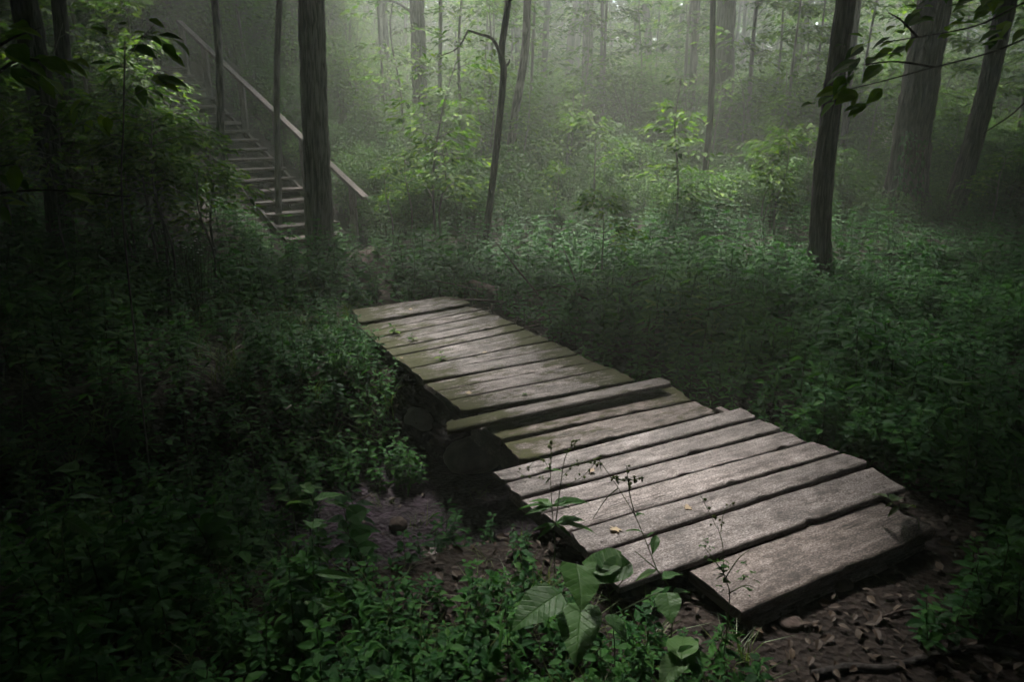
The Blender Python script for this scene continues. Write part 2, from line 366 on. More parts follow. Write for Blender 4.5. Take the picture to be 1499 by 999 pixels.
    bp = N('Bump', i_Strength=.85, i_Distance=.006); L(h3.outputs[0], bp.inputs['Height']); L(bp.outputs[0], p.inputs['Normal'])
    o = N('OutputMaterial'); L(p.outputs[0], o.inputs[0]); return m
M['plank'] = wood_mat('weathered_plank', [(.030, .026, .025), (.115, .101, .098), (.215, .198, .195), (.42, .40, .40)])
M['plankbrown'] = wood_mat('brown_plank', [(.028, .022, .019), (.098, .081, .073), (.170, .146, .136), (.31, .28, .265)])
M['stairwood'] = wood_mat('stair_wood', [(.035, .03, .027), (.085, .073, .067), (.14, .125, .115), (.21, .19, .175)], rough=.75)
def bark_mat(name, dark, light, moss=0.0, scale=1.0):
    m, nt, N, L = mat(name)
    tc = N('TexCoord'); mp = N('Mapping'); mp.inputs['Scale'].default_value = (20*scale, 20*scale, 3.2*scale); L(tc.outputs['Object'], mp.inputs[0])
    a = N('TexNoise', i_Scale=1.0, i_Detail=6.0, i_Roughness=.65, i_Distortion=.8); L(mp.outputs[0], a.inputs['Vector'])
    b = N('TexNoise', i_Scale=1.6, i_Detail=4.0); L(tc.outputs['Object'], b.inputs['Vector'])
    ms = N('Attribute', attribute_name='mask')
    cr = ramp(nt, [(.32, dark), (.66, light)]); ad = N('Math', operation='MULTIPLY_ADD'); L(ms.outputs['Fac'], ad.inputs[0]); ad.inputs[1].default_value = .35; L(a.outputs[0], ad.inputs[2]); L(ad.outputs[0], cr.inputs[0])
    mr = ramp(nt, [(.52, (0, 0, 0)), (.72, (1, 1, 1))]); L(b.outputs[0], mr.inputs[0])
    mm = N('Math', operation='MULTIPLY'); L(mr.outputs[0], mm.inputs[0]); mm.inputs[1].default_value = moss
    mx = N('MixRGB'); L(mm.outputs[0], mx.inputs[0]); L(cr.outputs[0], mx.inputs[1]); mx.inputs[2].default_value = (.04, .055, .025, 1)
    p = N('BsdfPrincipled', i_Roughness=.85); p.inputs['Specular IOR Level'].default_value = .2; L(mx.outputs[0], p.inputs['Base Color'])
    bp = N('Bump', i_Strength=1.0, i_Distance=.035); L(a.outputs[0], bp.inputs['Height']); L(bp.outputs[0], p.inputs['Normal'])
    o = N('OutputMaterial'); L(p.outputs[0], o.inputs[0]); return m
M['bark'] = bark_mat('furrowed_bark', (.010, .009, .009), (.125, .11, .108), .25)
M['barkdark'] = bark_mat('dark_bark', (.007, .006, .006), (.062, .054, .05), .4)
M['barkpale'] = bark_mat('smooth_bark', (.06, .055, .052), (.15, .14, .135), .1, .6)
M['deadwood'] = bark_mat('dead_wood', (.03, .022, .02), (.10, .075, .065), .25, .8)
M['palewood'] = bark_mat('bleached_wood', (.16, .14, .13), (.38, .34, .31), .0, .8)
def rock_mat():
    m, nt, N, L = mat('stone')
    tc = N('TexCoord'); a = N('TexNoise', i_Scale=7.0, i_Detail=8.0, i_Roughness=.65); L(tc.outputs['Object'], a.inputs['Vector'])
    cr = ramp(nt, [(.3, (.05, .043, .038)), (.55, (.15, .13, .115)), (.75, (.25, .225, .2))]); L(a.outputs[0], cr.inputs[0])
    p = N('BsdfPrincipled', i_Roughness=.6); L(cr.outputs[0], p.inputs['Base Color'])
    bp = N('Bump', i_Strength=.6, i_Distance=.02); L(a.outputs[0], bp.inputs['Height']); L(bp.outputs[0], p.inputs['Normal'])
    o = N('OutputMaterial'); L(p.outputs[0], o.inputs[0]); return m
M['rock'] = rock_mat()
def ground_mat():
    m, nt, N, L = mat('forest_floor')
    g = N('NewGeometry'); ms = N('Attribute', attribute_name='mask')
    a = N('TexNoise', i_Scale=14.0, i_Detail=8.0, i_Roughness=.7); L(g.outputs['Position'], a.inputs['Vector'])
    b = N('TexVoronoi', i_Scale=38.0); L(g.outputs['Position'], b.inputs['Vector'])
    cr = ramp(nt, [(.3, (.009, .0068, .006)), (.55, (.026, .0195, .016)), (.75, (.05, .038, .031))]); L(a.outputs[0], cr.inputs[0])
    mn = N('TexNoise', i_Scale=11.0, i_Detail=8.0, i_Roughness=.74); L(g.outputs['Position'], mn.inputs['Vector'])
    mc = ramp(nt, [(.32, (.007, .005, .007)), (.55, (.03, .019, .029)), (.72, (.075, .05, .078))]); L(mn.outputs[0], mc.inputs[0])
    mx = N('MixRGB'); L(ms.outputs['Fac'], mx.inputs[0]); L(cr.outputs[0], mx.inputs[1]); L(mc.outputs[0], mx.inputs[2])
    p = N('BsdfPrincipled'); L(mx.outputs[0], p.inputs['Base Color'])
    p.inputs['Specular IOR Level'].default_value = .22; rr = N('MapRange', i_To_Min=.92, i_To_Max=.55); L(ms.outputs['Fac'], rr.inputs[0]); L(rr.outputs[0], p.inputs['Roughness'])
    h = N('MixRGB'); h.inputs[0].default_value = .4; L(a.outputs[0], h.inputs[1]); L(b.outputs['Distance'], h.inputs[2])
    bp = N('Bump', i_Strength=1.0, i_Distance=.07); L(h.outputs[0], bp.inputs['Height']); L(bp.outputs[0], p.inputs['Normal'])
    o = N('OutputMaterial'); L(p.outputs[0], o.inputs[0]); return m
M['ground'] = ground_mat()
def path_mat():
    m, nt, N, L = mat('trodden_soil')
    g = N('NewGeometry'); a = N('TexNoise', i_Scale=9.0, i_Detail=8.0, i_Roughness=.7); L(g.outputs['Position'], a.inputs['Vector'])
    cr = ramp(nt, [(.3, (.018, .014, .012)), (.7, (.05, .041, .036))]); L(a.outputs[0], cr.inputs[0])
    p = N('BsdfPrincipled', i_Roughness=.95); p.inputs['Specular IOR Level'].default_value = .05; L(cr.outputs[0], p.inputs['Base Color'])
    bp = N('Bump', i_Strength=.7, i_Distance=.02); L(a.outputs[0], bp.inputs['Height']); L(bp.outputs[0], p.inputs['Normal'])
    o = N('OutputMaterial'); L(p.outputs[0], o.inputs[0]); return m
M['path'] = path_mat()

# ------------------------------------------------------------------ light, sky, haze, camera
SUN = np.array([-.12, .62, 1.0]); SUN /= np.linalg.norm(SUN)
w = bpy.data.worlds.new('World'); SC.world = w; w.use_nodes = True
nt = w.node_tree; bg = nt.nodes['Background']
sky = nt.nodes.new('ShaderNodeTexSky'); sky.sky_type = 'NISHITA'; sky.sun_disc = False
sky.sun_elevation = math.asin(SUN[2]); sky.sun_rotation = math.atan2(SUN[0], SUN[1]); sky.dust_density = 3.0
nt.links.new(sky.outputs[0], bg.inputs[0]); bg.inputs[1].default_value = .05
sl = bpy.data.lights.new('sun', 'SUN'); sl.energy = 1.5; sl.angle = math.radians(10); sl.color = (1, .95, .88)
so = bpy.data.objects.new('sun', sl); COL.objects.link(so); so.rotation_euler = Vector(SUN).to_track_quat('Z', 'Y').to_euler(); so.location = (0, 0, 30)
cam = bpy.data.cameras.new('camera'); co = bpy.data.objects.new('camera', cam); COL.objects.link(co)
cam.sensor_width = 36; cam.lens = F/W*36; cam.clip_start = .05; cam.clip_end = 600
co.location = (0, 0, EYE); co.rotation_euler = (math.pi/2-PITCH, 0, 0); SC.camera = co
SC.view_settings.view_transform = 'Standard'; SC.view_settings.look = 'None'; SC.view_settings.gamma = 1
SC.view_settings.exposure = 4.3
cy = SC.cycles
cy.max_bounces = 6; cy.diffuse_bounces = 3; cy.glossy_bounces = 2; cy.transmission_bounces = 3; cy.volume_bounces = 1; cy.transparent_max_bounces = 4
cy.use_adaptive_sampling = False; cy.denoising_prefilter = 'FAST'; cy.use_denoising = True; cy.denoiser = 'OPENIMAGEDENOISE'; cy.sample_clamp_indirect = 4.0; cy.caustics_reflective = False; cy.caustics_refractive = False

HAZE_D = .009
def make_haze():
    x0, x1, y0, y1, z0, z1 = -48, 52, -22, 92, -2.2, 26
    v = [(x, y, z) for z in (z0, z1) for y in (y0, y1) for x in (x0, x1)]
    f = [(0, 2, 3, 1), (4, 5, 7, 6), (0, 1, 5, 4), (2, 6, 7, 3), (0, 4, 6, 2), (1, 3, 7, 5)]
    me = bpy.data.meshes.new('haze'); me.from_pydata(v, [], f)
    m, n_, N, L = mat('haze_air'); pv = N('VolumePrincipled', i_Density=HAZE_D, i_Anisotropy=.35); pv.inputs['Color'].default_value = (.85, .93, .82, 1)
    o_ = N('OutputMaterial'); L(pv.outputs[0], o_.inputs['Volume']); me.materials.append(m)
    o = bpy.data.objects.new('haze', me); COL.objects.link(o); tag(o, 'pale mist hanging between the trees', 'haze', kind='stuff')
make_haze()

# ------------------------------------------------------------------ ground and path
def axis(lo, a, b, hi, fine, g=1.16):
    c = list(np.arange(a, b, fine)); s = fine; x = c[-1]
    while x < hi: s *= g; x += s; c.append(min(x, hi))
    s = fine; x = a; pre = []
    while x > lo: s *= g; x -= s; pre.append(max(x, lo))
    return np.array(pre[::-1]+c)
def make_ground():
    xs = axis(-260, -4.5, 4.5, 260, .05); ys = axis(-60, 1.0, 8.0, 400, .05)
    X, Y = np.meshgrid(xs, ys); Z = hgt(X, Y); mk = mudmask(X, Y)
    Z = Z+mk*(.045*np.abs(fbm(X*7, Y*7, 71))+.03*np.maximum(0, fbm(X*15, Y*15, 74, 3))+.012*fbm(X*26, Y*26, 72, 2))+(1-mk)*.012*fbm(X*7, Y*7, 73)
    nx, ny = len(xs), len(ys); i = (np.arange(ny-1)[:, None]*nx+np.arange(nx-1)[None]).ravel()
    mb = MB(); mb.add(np.stack([X, Y, Z], -1), np.stack([i, i+1, i+nx+1, i+nx], -1), None, None, mk.ravel())
    struct(mb.build('ground', M['ground'], smooth=True))
make_ground()
def make_path():
    P = curve_pts([(*p, 0) for p in PATH], 40); T = np.gradient(P, axis=0); T /= np.linalg.norm(T, axis=1)[:, None]
    S = np.stack([T[:, 1], -T[:, 0]], -1); us = np.linspace(-1, 1, 9); mb = MB()
    X = P[:, None, 0]+S[:, None, 0]*us[None]*(.19+.06*fbm(np.arange(40)[:, None]*.2, us*0, 3)); Y = P[:, None, 1]+S[:, None, 1]*us[None]*.28
    Z = hgt(X, Y)+.022-.02*np.abs(us)[None]**4+.03*fbm(X*7, Y*7, 73)
    i = (np.arange(39)[:, None]*9+np.arange(8)[None]).ravel()
    mb.add(np.stack([X, Y, Z], -1), np.stack([i, i+9, i+10, i+1], -1)); struct(mb.build('path', M['path'], smooth=True))
make_path()

# ------------------------------------------------------------------ footbridge
def plank_mesh(bl, br, fl, fr, th, seed, off, moss=(0, 0, 0), rough=1.0, n=70):
    """board between four top corners (back-left, back-right, front-left, front-right)"""
    r = np.random.default_rng(seed); bl, br, fl, fr = [np.asarray(p, float) for p in (bl, br, fl, fr)]
    L_ = np.linalg.norm((br+fr-bl-fl)/2); wd = np.linalg.norm((fl-bl+fr-br)/2)
    u = np.linspace(0, 1, n)
    e = .009
    sec = [(0, -th), (0, -th*.5), (0, -e*1.1), (e*.45/wd, -e*.35), (e*1.5/wd, 0)]+[(s, 0) for s in (.2, .35, .5, .65, .8)]+[(1-e*1.5/wd, 0), (1-e*.45/wd, -e*.35), (1, -e*1.1), (1, -th*.5), (1, -th)]
    sec = np.array(sec); k = len(sec)
    eb = (fbm(u*L_*3, 0*u+seed, seed, 3)*.006+fbm(u*L_*22, 0*u, seed+5, 2)*.003)*rough
    ef = (fbm(u*L_*3, 0*u+seed, seed+9, 3)*.006+fbm(u*L_*22, 0*u, seed+6, 2)*.003)*rough
    chip = np.maximum(0, vn(u*L_*9, 0*u, seed+3)-.80)*.09*rough
    B = bl+(br-bl)*u[:, None]; Fp = fl+(fr-fl)*u[:, None]; wv = (Fp-B)/(np.linalg.norm(Fp-B, axis=1)[:, None])
    B = B+wv*eb[:, None]; Fp = Fp+wv*(ef-chip)[:, None]
    V = B[:, None]+(Fp-B)[:, None]*sec[None, :, 0:1]
    sag = fbm(u*1.7, 0*u, seed+21, 2)*.008
    tw = (u-.5)*r.normal(0, .006)
    cup = r.normal(0, .003)
    V[:, :, 2] += sec[None, :, 1]+sag[:, None]+tw[:, None]*(sec[None, :, 0]-.5)*2+cup*(1-4*(sec[None, :, 0]-.5)**2)
    top = np.abs(sec[:, 1]) < .004
    UU, SS = np.meshgrid(u*L_, sec[:, 0]*wd, indexing='ij')
    V[:, :, 2] += np.where(top[None], .0022*fbm(UU*5, SS*70, seed+40, 3)*rough, 0)
    ud = (br-bl)/np.linalg.norm(br-bl)
    jl = fbm(sec[:, 0]*6, sec[:, 1]*40, seed+50, 3)*.014*rough; jr = fbm(sec[:, 0]*6, sec[:, 1]*40, seed+60, 3)*.018*rough
    V[0] += ud*jl[:, None]; V[-1] += ud*jr[:, None]
    C = np.stack([UU+seed*1.37, SS+np.where(np.abs(sec[:, 1]) > .004, .3+np.abs(sec[:, 1]), 0)[None], np.full_like(UU, seed % 97)], -1)
    mk = np.clip(moss[0]*np.exp(-UU/.30)+moss[1]*np.exp(-(L_-UU)/.30)+moss[2], 0, .62)
    i = np.arange(n-1)[:, None]*k; j = np.arange(k)[None]; j2 = (j+1) % k
    Q = np.stack([i+j, i+j2, i+k+j2, i+k+j], -1).reshape(-1, 4)
    mb = MB(); Vf = V.reshape(-1, 3)-off; mb.add(Vf, Q, None, C.reshape(-1, 3), mk.ravel())
    for end in (0, n-1):
        ring = V[end]-off; c = ring.mean(0); CC = C[end].copy(); CC = np.vstack([CC, CC.mean(0)])
        jj = np.arange(k); T = np.stack([np.full(k, k), (jj+1) % k, jj] if end else [np.full(k, k), jj, (jj+1) % k], -1)
        mb.add(np.vstack([ring, c]), None, T, CC, .1)
    for ue in (.055, .945):                                # nail heads
        for se in (.27, .73):
            iu = int(ue*(n-1)); q = V[iu, 2:k-2][np.argsort(np.abs(sec[2:k-2, 0]-se))[:2]].mean(0)-off+np.array([r.normal(0, .006), r.normal(0, .006), 0])
            a = np.linspace(0, 6.283, 9)[:-1]; rr = .0055; ring = q+np.stack([np.cos(a)*rr, np.sin(a)*rr, 0*a+.0015], -1)
            mb.add(np.vstack([ring, q+[0, 0, .003]]), None, [[8, j_, (j_+1) % 8] for j_ in range(8)], None, -1.0)
    return mb
def beam(mb, a, b, w_, h_, seed, n=24):
    a = np.asarray(a, float); b = np.asarray(b, float); u = np.linspace(0, 1, n); P = a+(b-a)*u[:, None]
    d = (b-a)/np.linalg.norm(b-a); s = np.cross(d, [0, 0, 1.]); s /= np.linalg.norm(s); up = np.cross(s, d)
    sec = np.array([(-1, -1), (-1, .85), (-.85, 1), (.85, 1), (1, .85), (1, -1)])
    V = P[:, None]+s[None, None]*(sec[None, :, 0:1]*w_/2)+up[None, None]*(sec[None, :, 1:2]*h_/2)
    V = V+.003*np.stack([fbm(u[:, None]*9+sec[None, :, 0], 0*u[:, None]+sec[None, :, 1], seed+q, 2) for q in range(3)], -1)
    k = 6; L_ = np.linalg.norm(b-a)
    C = np.stack([np.repeat(u[:, None]*L_, k, 1), np.repeat(np.arange(k)[None]*.1, n, 0), np.full((n, k), float(seed % 89))], -1)
    i = np.arange(n-1)[:, None]*k; j = np.arange(k)[None]; j2 = (j+1) % k
    mb.add(V.reshape(-1, 3), np.stack([i+j, i+k+j, i+k+j2, i+j2], -1).reshape(-1, 4), None, C.reshape(-1, 3))
    for e_, o_ in ((0, 1), (n-1, -1)):
        f_ = np.array([[0, 1, 2, 5], [2, 3, 4, 5]])[:, ::o_]; mb.add(V[e_], f_, None, C[e_])

FL = [(679, 605), (658, 586), (640, 573), (622, 560), (612, 549), (601, 540), (590, 531), (577, 521), (566, 512), (556, 504), (545, 496), (536, 487), (527, 477), (516, 457)]
FR = [(931, 557), (896, 540), (870, 530), (847, 519), (826, 508), (806, 499), (788, 491), (769, 482), (752, 474), (737, 467), (721, 460), (706, 454), (690, 448), (652, 438)]
def far_section():
    off = np.array([-.2, 4.6, -.05])
    t = thing('boardwalk_section', 'long mossy far section of the wooden footbridge leading to the path', 'footbridge', off)
    zf = lambda i: (.0, .002, -.003, .004, 0, .003, -.004, .0, .003, -.003, .004, .0, .028, .03)[i]
    for i in range(13):
        L0, L1 = onz(*FL[i]), onz(*FL[i+1]); R0, R1 = onz(*FR[i]), onz(*FR[i+1])
        g = (.018, .010, .016, .012, .006, .012, .008, .014, .010, .006, .012, .03, .006)[i]
        dl = (L0-L1)/np.linalg.norm(L0-L1); dr = (R0-R1)/np.linalg.norm(R0-R1)
        z = np.array([0, 0, zf(i)])
        ms = (.27+.14*vn(i*1.7, 3, 4), .20*(i < 9)+.08+.12*vn(i*2.1, 7, 4), .07+.05*(i > 8))
        plank_mesh(L1+z, R1+z, L0-dl*g+z, R0-dr*g+z, .028, 100+i*7, off, ms, 1.2).build('plank', M['plank'], t, True)
    a0, a1 = onz(*FL[0], -.10), onz(*FL[-2], -.10); b0, b1 = onz(*FR[0], -.10), onz(*FR[-3], -.10)
    for a, b, s in ((a0, a1, .05), (b0, b1, -.22)):
        mb = MB(); d = np.array([s, 0, 0])
        beam(mb, a+d-off+(0, 0, -.005), b+d-off+(0, 0, -.005), .05, .14, 7); mb.build('stringer', M['plankbrown'], t)
    return t
far_section()
def loose_plank():
    a = [onz(653, 617, .045), onz(965, 553, .045), onz(655, 630, .045), onz(983, 562, .045)]
    off = np.mean(a, 0)-[0, 0, .04]
    o = plank_mesh(*a, .026, 311, off, (.42, .06, .12), .8).build('loose_plank', M['plank'], smooth=True); o.location = off
    tag(o, 'narrow loose plank with a mossy yellow green end lying across the footbridge joint', 'plank')
loose_plank()
def mid_section():
    off = np.array([.35, 3.9, -.05]); z = -.02
    t = thing('boardwalk_section', 'short middle section of two wide brown planks behind the loose crossing plank', 'footbridge', off)
    c = [onz(707, 625, z), onz(985, 566, z), onz(733, 644, z), onz(1012, 585, z)]
    plank_mesh(*c, .045, 401, off, (.30, .24, .12)).build('plank', M['plankbrown'], t, True)
    c = [onz(737, 647, z), onz(1016, 587, z), onz(762, 674, z), onz(1048, 604, z)]
    plank_mesh(*c, .045, 409, off, (.22, .08, .12)).build('plank', M['plankbrown'], t, True)
    mb = MB(); beam(mb, onz(695, 628, z-.12)-off, onz(775, 700, z-.12)-off, .05, .12, 5); mb.build('stringer', M['plankbrown'], t)
    mb = MB(); beam(mb, onz(960, 585, z-.12)-off, onz(1040, 615, z-.12)-off, .05, .12, 6); mb.build('stringer', M['plankbrown'], t)
mid_section()
NL = [(720, 690), (742, 708), (763, 729), (795, 752), (834, 780), (864, 812), (906, 858)]
NR = [(1083, 599), (1110, 613), (1147, 630), (1187, 646), (1233, 662), (1276, 681), (1325, 713)]
def near_section():
    off = np.array([.8, 3.0, -.05])
    t = thing('boardwalk_section', 'near section of six pale grey planks with black gaps between them', 'footbridge', off)
    for i in range(6):
        L0, L1 = onz(*NL[i]), onz(*NL[i+1]); R0, R1 = onz(*NR[i]), onz(*NR[i+1])
        dl = (L1-L0)/np.linalg.norm(L1-L0); dr = (R1-R0)/np.linalg.norm(R1-R0)
        g = (.018, .014, .017, .014, .016, .0)[i]
        z = np.array([0, 0, (.004, 0, -.003, .003, 0, -.004)[i]])
        plank_mesh(L0+z, R0+z, L1-dl*g*.7+z, R1-dr*g*1.15+z, .028, 501+i*7, off, (.10, .08, 0), 1.0, 90).build('plank', M['plank'], t, True)
    for (p, q) in (((752, 712), (894, 836)), ((1050, 612), (1250, 708))):
        mb = MB(); beam(mb, onz(*p, -.115)-off, onz(*q, -.115)-off, .05, .14, 8); mb.build('stringer', M['plankbrown'], t)
near_section()
def end_plank():
    z = -.035
    c = [onz(1007, 834, z), onz(1285, 735, z), onz(1086, 893, z), onz(1372, 779, z)]
    off = np.mean(c, 0)-[0, 0, .05]
    t = thing('end_plank', 'widest brown plank forming the low nearest step of the footbridge', 'plank', off)
    plank_mesh(*c, .05, 611, off, (.05, .12, .02), 1.3, 100).build('plank', M['plankbrown'], t, True)
    mb = MB()
    d = (c[2]-c[0])*.12
    beam(mb, c[2]-d-off+(0.05, 0, -.105), c[3]-d-off+(-.03, 0, -.105), .05, .10, 15); mb.build('sleeper', M['plankbrown'], t)
end_plank()
BR_POLY = [onz(*p)[:2] for p in [(512, 455), (640, 430), (700, 440), (940, 552), (1055, 590), (1090, 592), (1330, 695), (1375, 775), (1090, 900), (900, 865), (715, 690), (690, 640), (650, 608)]]
def in_poly(x, y, poly):
    c = np.zeros(np.shape(x), bool); n = len(poly)
    for i in range(n):
        x1, y1 = poly[i]; x2, y2 = poly[(i+1) % n]
        m = ((y1 > y) != (y2 > y)) & (x < (x2-x1)*(y-y1)/(y2-y1+1e-12)+x1); c ^= m
    return c
def bridge_dist(x, y):
    d, _ = seg_dist(x, y, BR_POLY+BR_POLY[:1]); return np.where(in_poly(x, y, BR_POLY), -d, d)

# ------------------------------------------------------------------ staircase
def staircase():
    off = np.array([RAIL0[0], RAIL0[1], float(hgt(*RAIL0[:2]))])
    t = thing('wooden_staircase', 'wooden staircase with a sloping handrail climbing the dark hillside', 'staircase', off)
    P3 = np.array([*ST_PERP, 0]); wdt = .9
    D3 = np.array([ST_DIR[0], ST_DIR[1], 0]); nT = 20
    for k in range(nT):
        run = .18+k*(ST_RUN-.3)/(nT-1); z = stair_z(run)+.02
        p = RAIL0*[1, 1, 0]+D3*run+[0, 0, z]
        q = [p+P3*wdt+D3*.26, p+P3*-.02+D3*.26, p+P3*wdt, p-P3*.02]
        plank_mesh(*q, .045, 701+k*3, off, (0, 0, .05), .8, 14).build('tread', M['stairwood'], t, True)
    for s in (.0, wdt):
        mb = MB(); a = RAIL0*[1, 1, 0]+P3*s+[0, 0, stair_z(0)-.18]; b = RAIL0*[1, 1, 0]+D3*ST_RUN+P3*s+[0, 0, stair_z(ST_RUN)-.18]
        beam(mb, a-off, b-off, .045, .22, 9); mb.build('stringer', M['stairwood'], t)
    mb = MB(); beam(mb, RAIL0-off, RAIL1-off, .10, .05, 3, 60); mb.build('handrail', M['stairwood'], t)
    us = np.linspace(0, ST_RUN, 400); px = proj(RAIL0*[1, 1, 0]+D3*us[:, None]+np.stack([0*us, 0*us, RAIL0[2]+ST_DIR[2]*us], -1))[0]
    for x_ in (515, 442, 402, 352, 298, 264):
        run = float(us[np.argmin(abs(px-x_))]); zt = RAIL0[2]+ST_DIR[2]*run-.03; p = RAIL0*[1, 1, 0]+D3*run
        mb = MB(); beam(mb, p-off+[0, 0, stair_z(run)-.3], p-off+[0.001, 0, zt], .09, .09, int(x_), 12); mb.build('post', M['stairwood'], t)
staircase()

# ------------------------------------------------------------------ unseen canopy added for shade, its gaps cut to let sun through
POOLS = [(.75, 3.1, 1.15, .95, .5, 1), (-.55, 4.95, 1.0, 1.05, 2.3, 1), (.2, 4.1, .8, .7, .4, .8), (1.15, 2.4, .65, .5, .4, .9), (.15, 1.75, 1.0, .65, 0, 1), (-1.9, 4.9, .7, .6, 0, .9),  # sun pools wanted on the ground; leaves are left out above them
         (2.2, 8.6, 4.0, 2.3, 0, .93), (2.8, 5.2, 2.1, 1.5, .3, .82), (-2.3, 8.6, 1.2, .9, 0, 1), (-1.2, 6.9, .6, .5, 0, .35), (4.8, 9, 1.6, 1.6, 0, .3), (-5, 9.0, 2.0, 1.7, 0, .85), (1.75, 1.4, .7, .4, 0, .45), (-1.6, 1.4, .7, .5, 0, .55), (-3, 6.3, 1.6, 1.3, 0, .55), (-4.6, 12.3, 1.8, 1.8, 0, .15), (-.5, 12, 2.5, 2, 0, .6), (-5.5, 6.5, 1.3, 1.0, 0, .6), (.4, .9, .8, .5, 0, .3)]
def open_air(P):
    """True where a leaf would stand in one of the gaps cut to place the sun pools"""
    q = P[:, :2]-SUN[None, :2]*(P[:, 2:3]/SUN[2]); k = np.zeros(len(P), bool)
    pr = np.random.default_rng(len(P)).uniform(0, 1, len(P))
    for x, y, a, b, th, pw in POOLS:
        c, s = math.cos(th), math.sin(th); dx, dy = q[:, 0]-x, q[:, 1]-y
        k |= (((dx*c+dy*s)/a)**2+((-dx*s+dy*c)/b)**2 < 1) & (pr < pw)
    return k
def canopy():
    mb = MB()
    def leaves(P, size):
        P = P[~open_air(P)]; n = len(P)
        put_leaves(mb, LL, P, R.uniform(0, 6.28, n), R.normal(0, .35, n), R.normal(0, .35, n), size*R.uniform(.7, 1.3, n), R.uniform(0, 1, n), 1.5)
    n = 200000
    x = R.uniform(-32, 36, n); y = R.uniform(-16, 66, n); z = R.uniform(6.0, 10.0, n)+np.maximum(0, y-16)*.16
    lai = 5.0*(1-sm((y-9-12*sm((-x-2)/6)-4*sm((x-5)/5))/7.5))+.3
    lai = np.where(x < -5, np.maximum(lai, 3.0*sm((-x-5)/5)*(1-sm((y-26)/12))), lai)
    lai = np.where(x > 9, np.maximum(lai, 2.2*sm((x-9)/6)*(1-sm((y-24)/10))), lai)
    lai = np.where(y > 26, np.maximum(lai, .3+.7*sm((y-26)/14)), lai)
    lai = lai*(1+.35*sm((.5-x)/2)*sm((9-y)/3))*(.6+.8*vn(x*.28, y*.28, 77))
    area = .36; tot = 68*82
    k = R.uniform(0, 1, n) < lai*tot/(n*area*.8)
    leaves(np.stack([x, y, z], -1)[k], .9)
    # unseen foliage added behind and beside the viewer to block low light
    n = 26000
    a = R.uniform(0, 1, n); side = R.integers(0, 3, n); d = R.uniform(0, 4, n)
    x = np.where(side == 0, -10-d, np.where(side == 1, 11.5+d, -14+28*a)); y = np.where(side == 2, -5-d, -8+20*a); z = hgt(x, y)+R.uniform(.2, 8, n)
    leaves(np.stack([x, y, z], -1), .8)
    o = mb.build('shade_canopy', M['canopy']); tag(o, 'unseen leaf canopy added overhead and around to shade the clearing', 'canopy', kind='stuff')
canopy()
def far_woods():
    n = 230000; y = R.uniform(40, 86, n); x = R.uniform(-1.1, 1.15, n)*y*.78; u = R.uniform(0, 1, n)
    cl = vn(x*.35, y*.2, 41)*.6+vn(x*.9, y*.3+u*6, 42)*.5
    k = cl > .30; x, y, u = x[k], y[k], u[k]; n = len(x); z = hgt(x, y)+.2+u*17
    mb = MB(); put_leaves(mb, LL, np.stack([x, y, z], -1), R.uniform(0, 6.28, n), R.normal(-.1, .4, n), R.normal(0, .4, n), R.uniform(.35, .7, n), R.uniform(0, 1, n), 1.3)
    tag(mb.build('far_woods', M['under']), 'mass of pale woodland foliage closing the view behind the misty trunks', 'woods', kind='stuff')
far_woods()

# ------------------------------------------------------------------ trees
def trunk_mesh(path, r0, r1, seed, sides=20, ring=.12, ridge=.05, flare=.45, knots=()):
    P = curve_pts(path, max(8, int(np.linalg.norm(path[-1]-path[0])/ring))); n = len(P)
    L_ = np.concatenate([[0], np.cumsum(np.linalg.norm(np.diff(P, axis=0), axis=1))])
    rad = r0+(r1-r0)*(L_/L_[-1])**.9+r0*flare*np.exp(-L_/(.9*r0+.12))
    V, Q, T = tube(P, rad, sides)
    th = np.tile(np.arange(sides)/sides, n); z = np.repeat(L_, sides); body = V[:n*sides]
    cells = max(6, int(sides/3.6))
    a = np.minimum(np.abs(fbm(th*cells+.9*fbm(z*2, th*9, seed+8, 2), z*4.5, seed, 3))*1.3, 1)
    wrap = np.minimum(th, 1-th)*2
    rid = a
    lump = fbm(np.cos(th*6.283)*1.2+seed, z*.9+np.sin(th*6.283)*1.2, seed+4, 3)
    dirn = (body-np.repeat(P, sides, 0)); rr = np.repeat(rad, sides)[:, None]
    flut = np.cos(th*6.283*4+seed)*.16*np.exp(-z/(.7*r0+.1))
    V[:n*sides] = np.repeat(P, sides, 0)+dirn*(1+ridge*1.6*(rid[:, None]*2-.7)+.07*lump[:, None]+flut[:, None])
    mask = np.concatenate([np.clip(rid*2-.5, -1, 1), [0, 0]])
    return V, Q, T, mask, P, rad
def crown_pts(r, c, rad, n):
    cl = r.normal(0, 1, (14, 3)); cl = cl/np.linalg.norm(cl, axis=1)[:, None]*r.uniform(.3, 1, (14, 1))*rad
    return c+cl[r.integers(0, 14, n)]+r.normal(0, 1, (n, 3))*np.asarray(rad)*.24
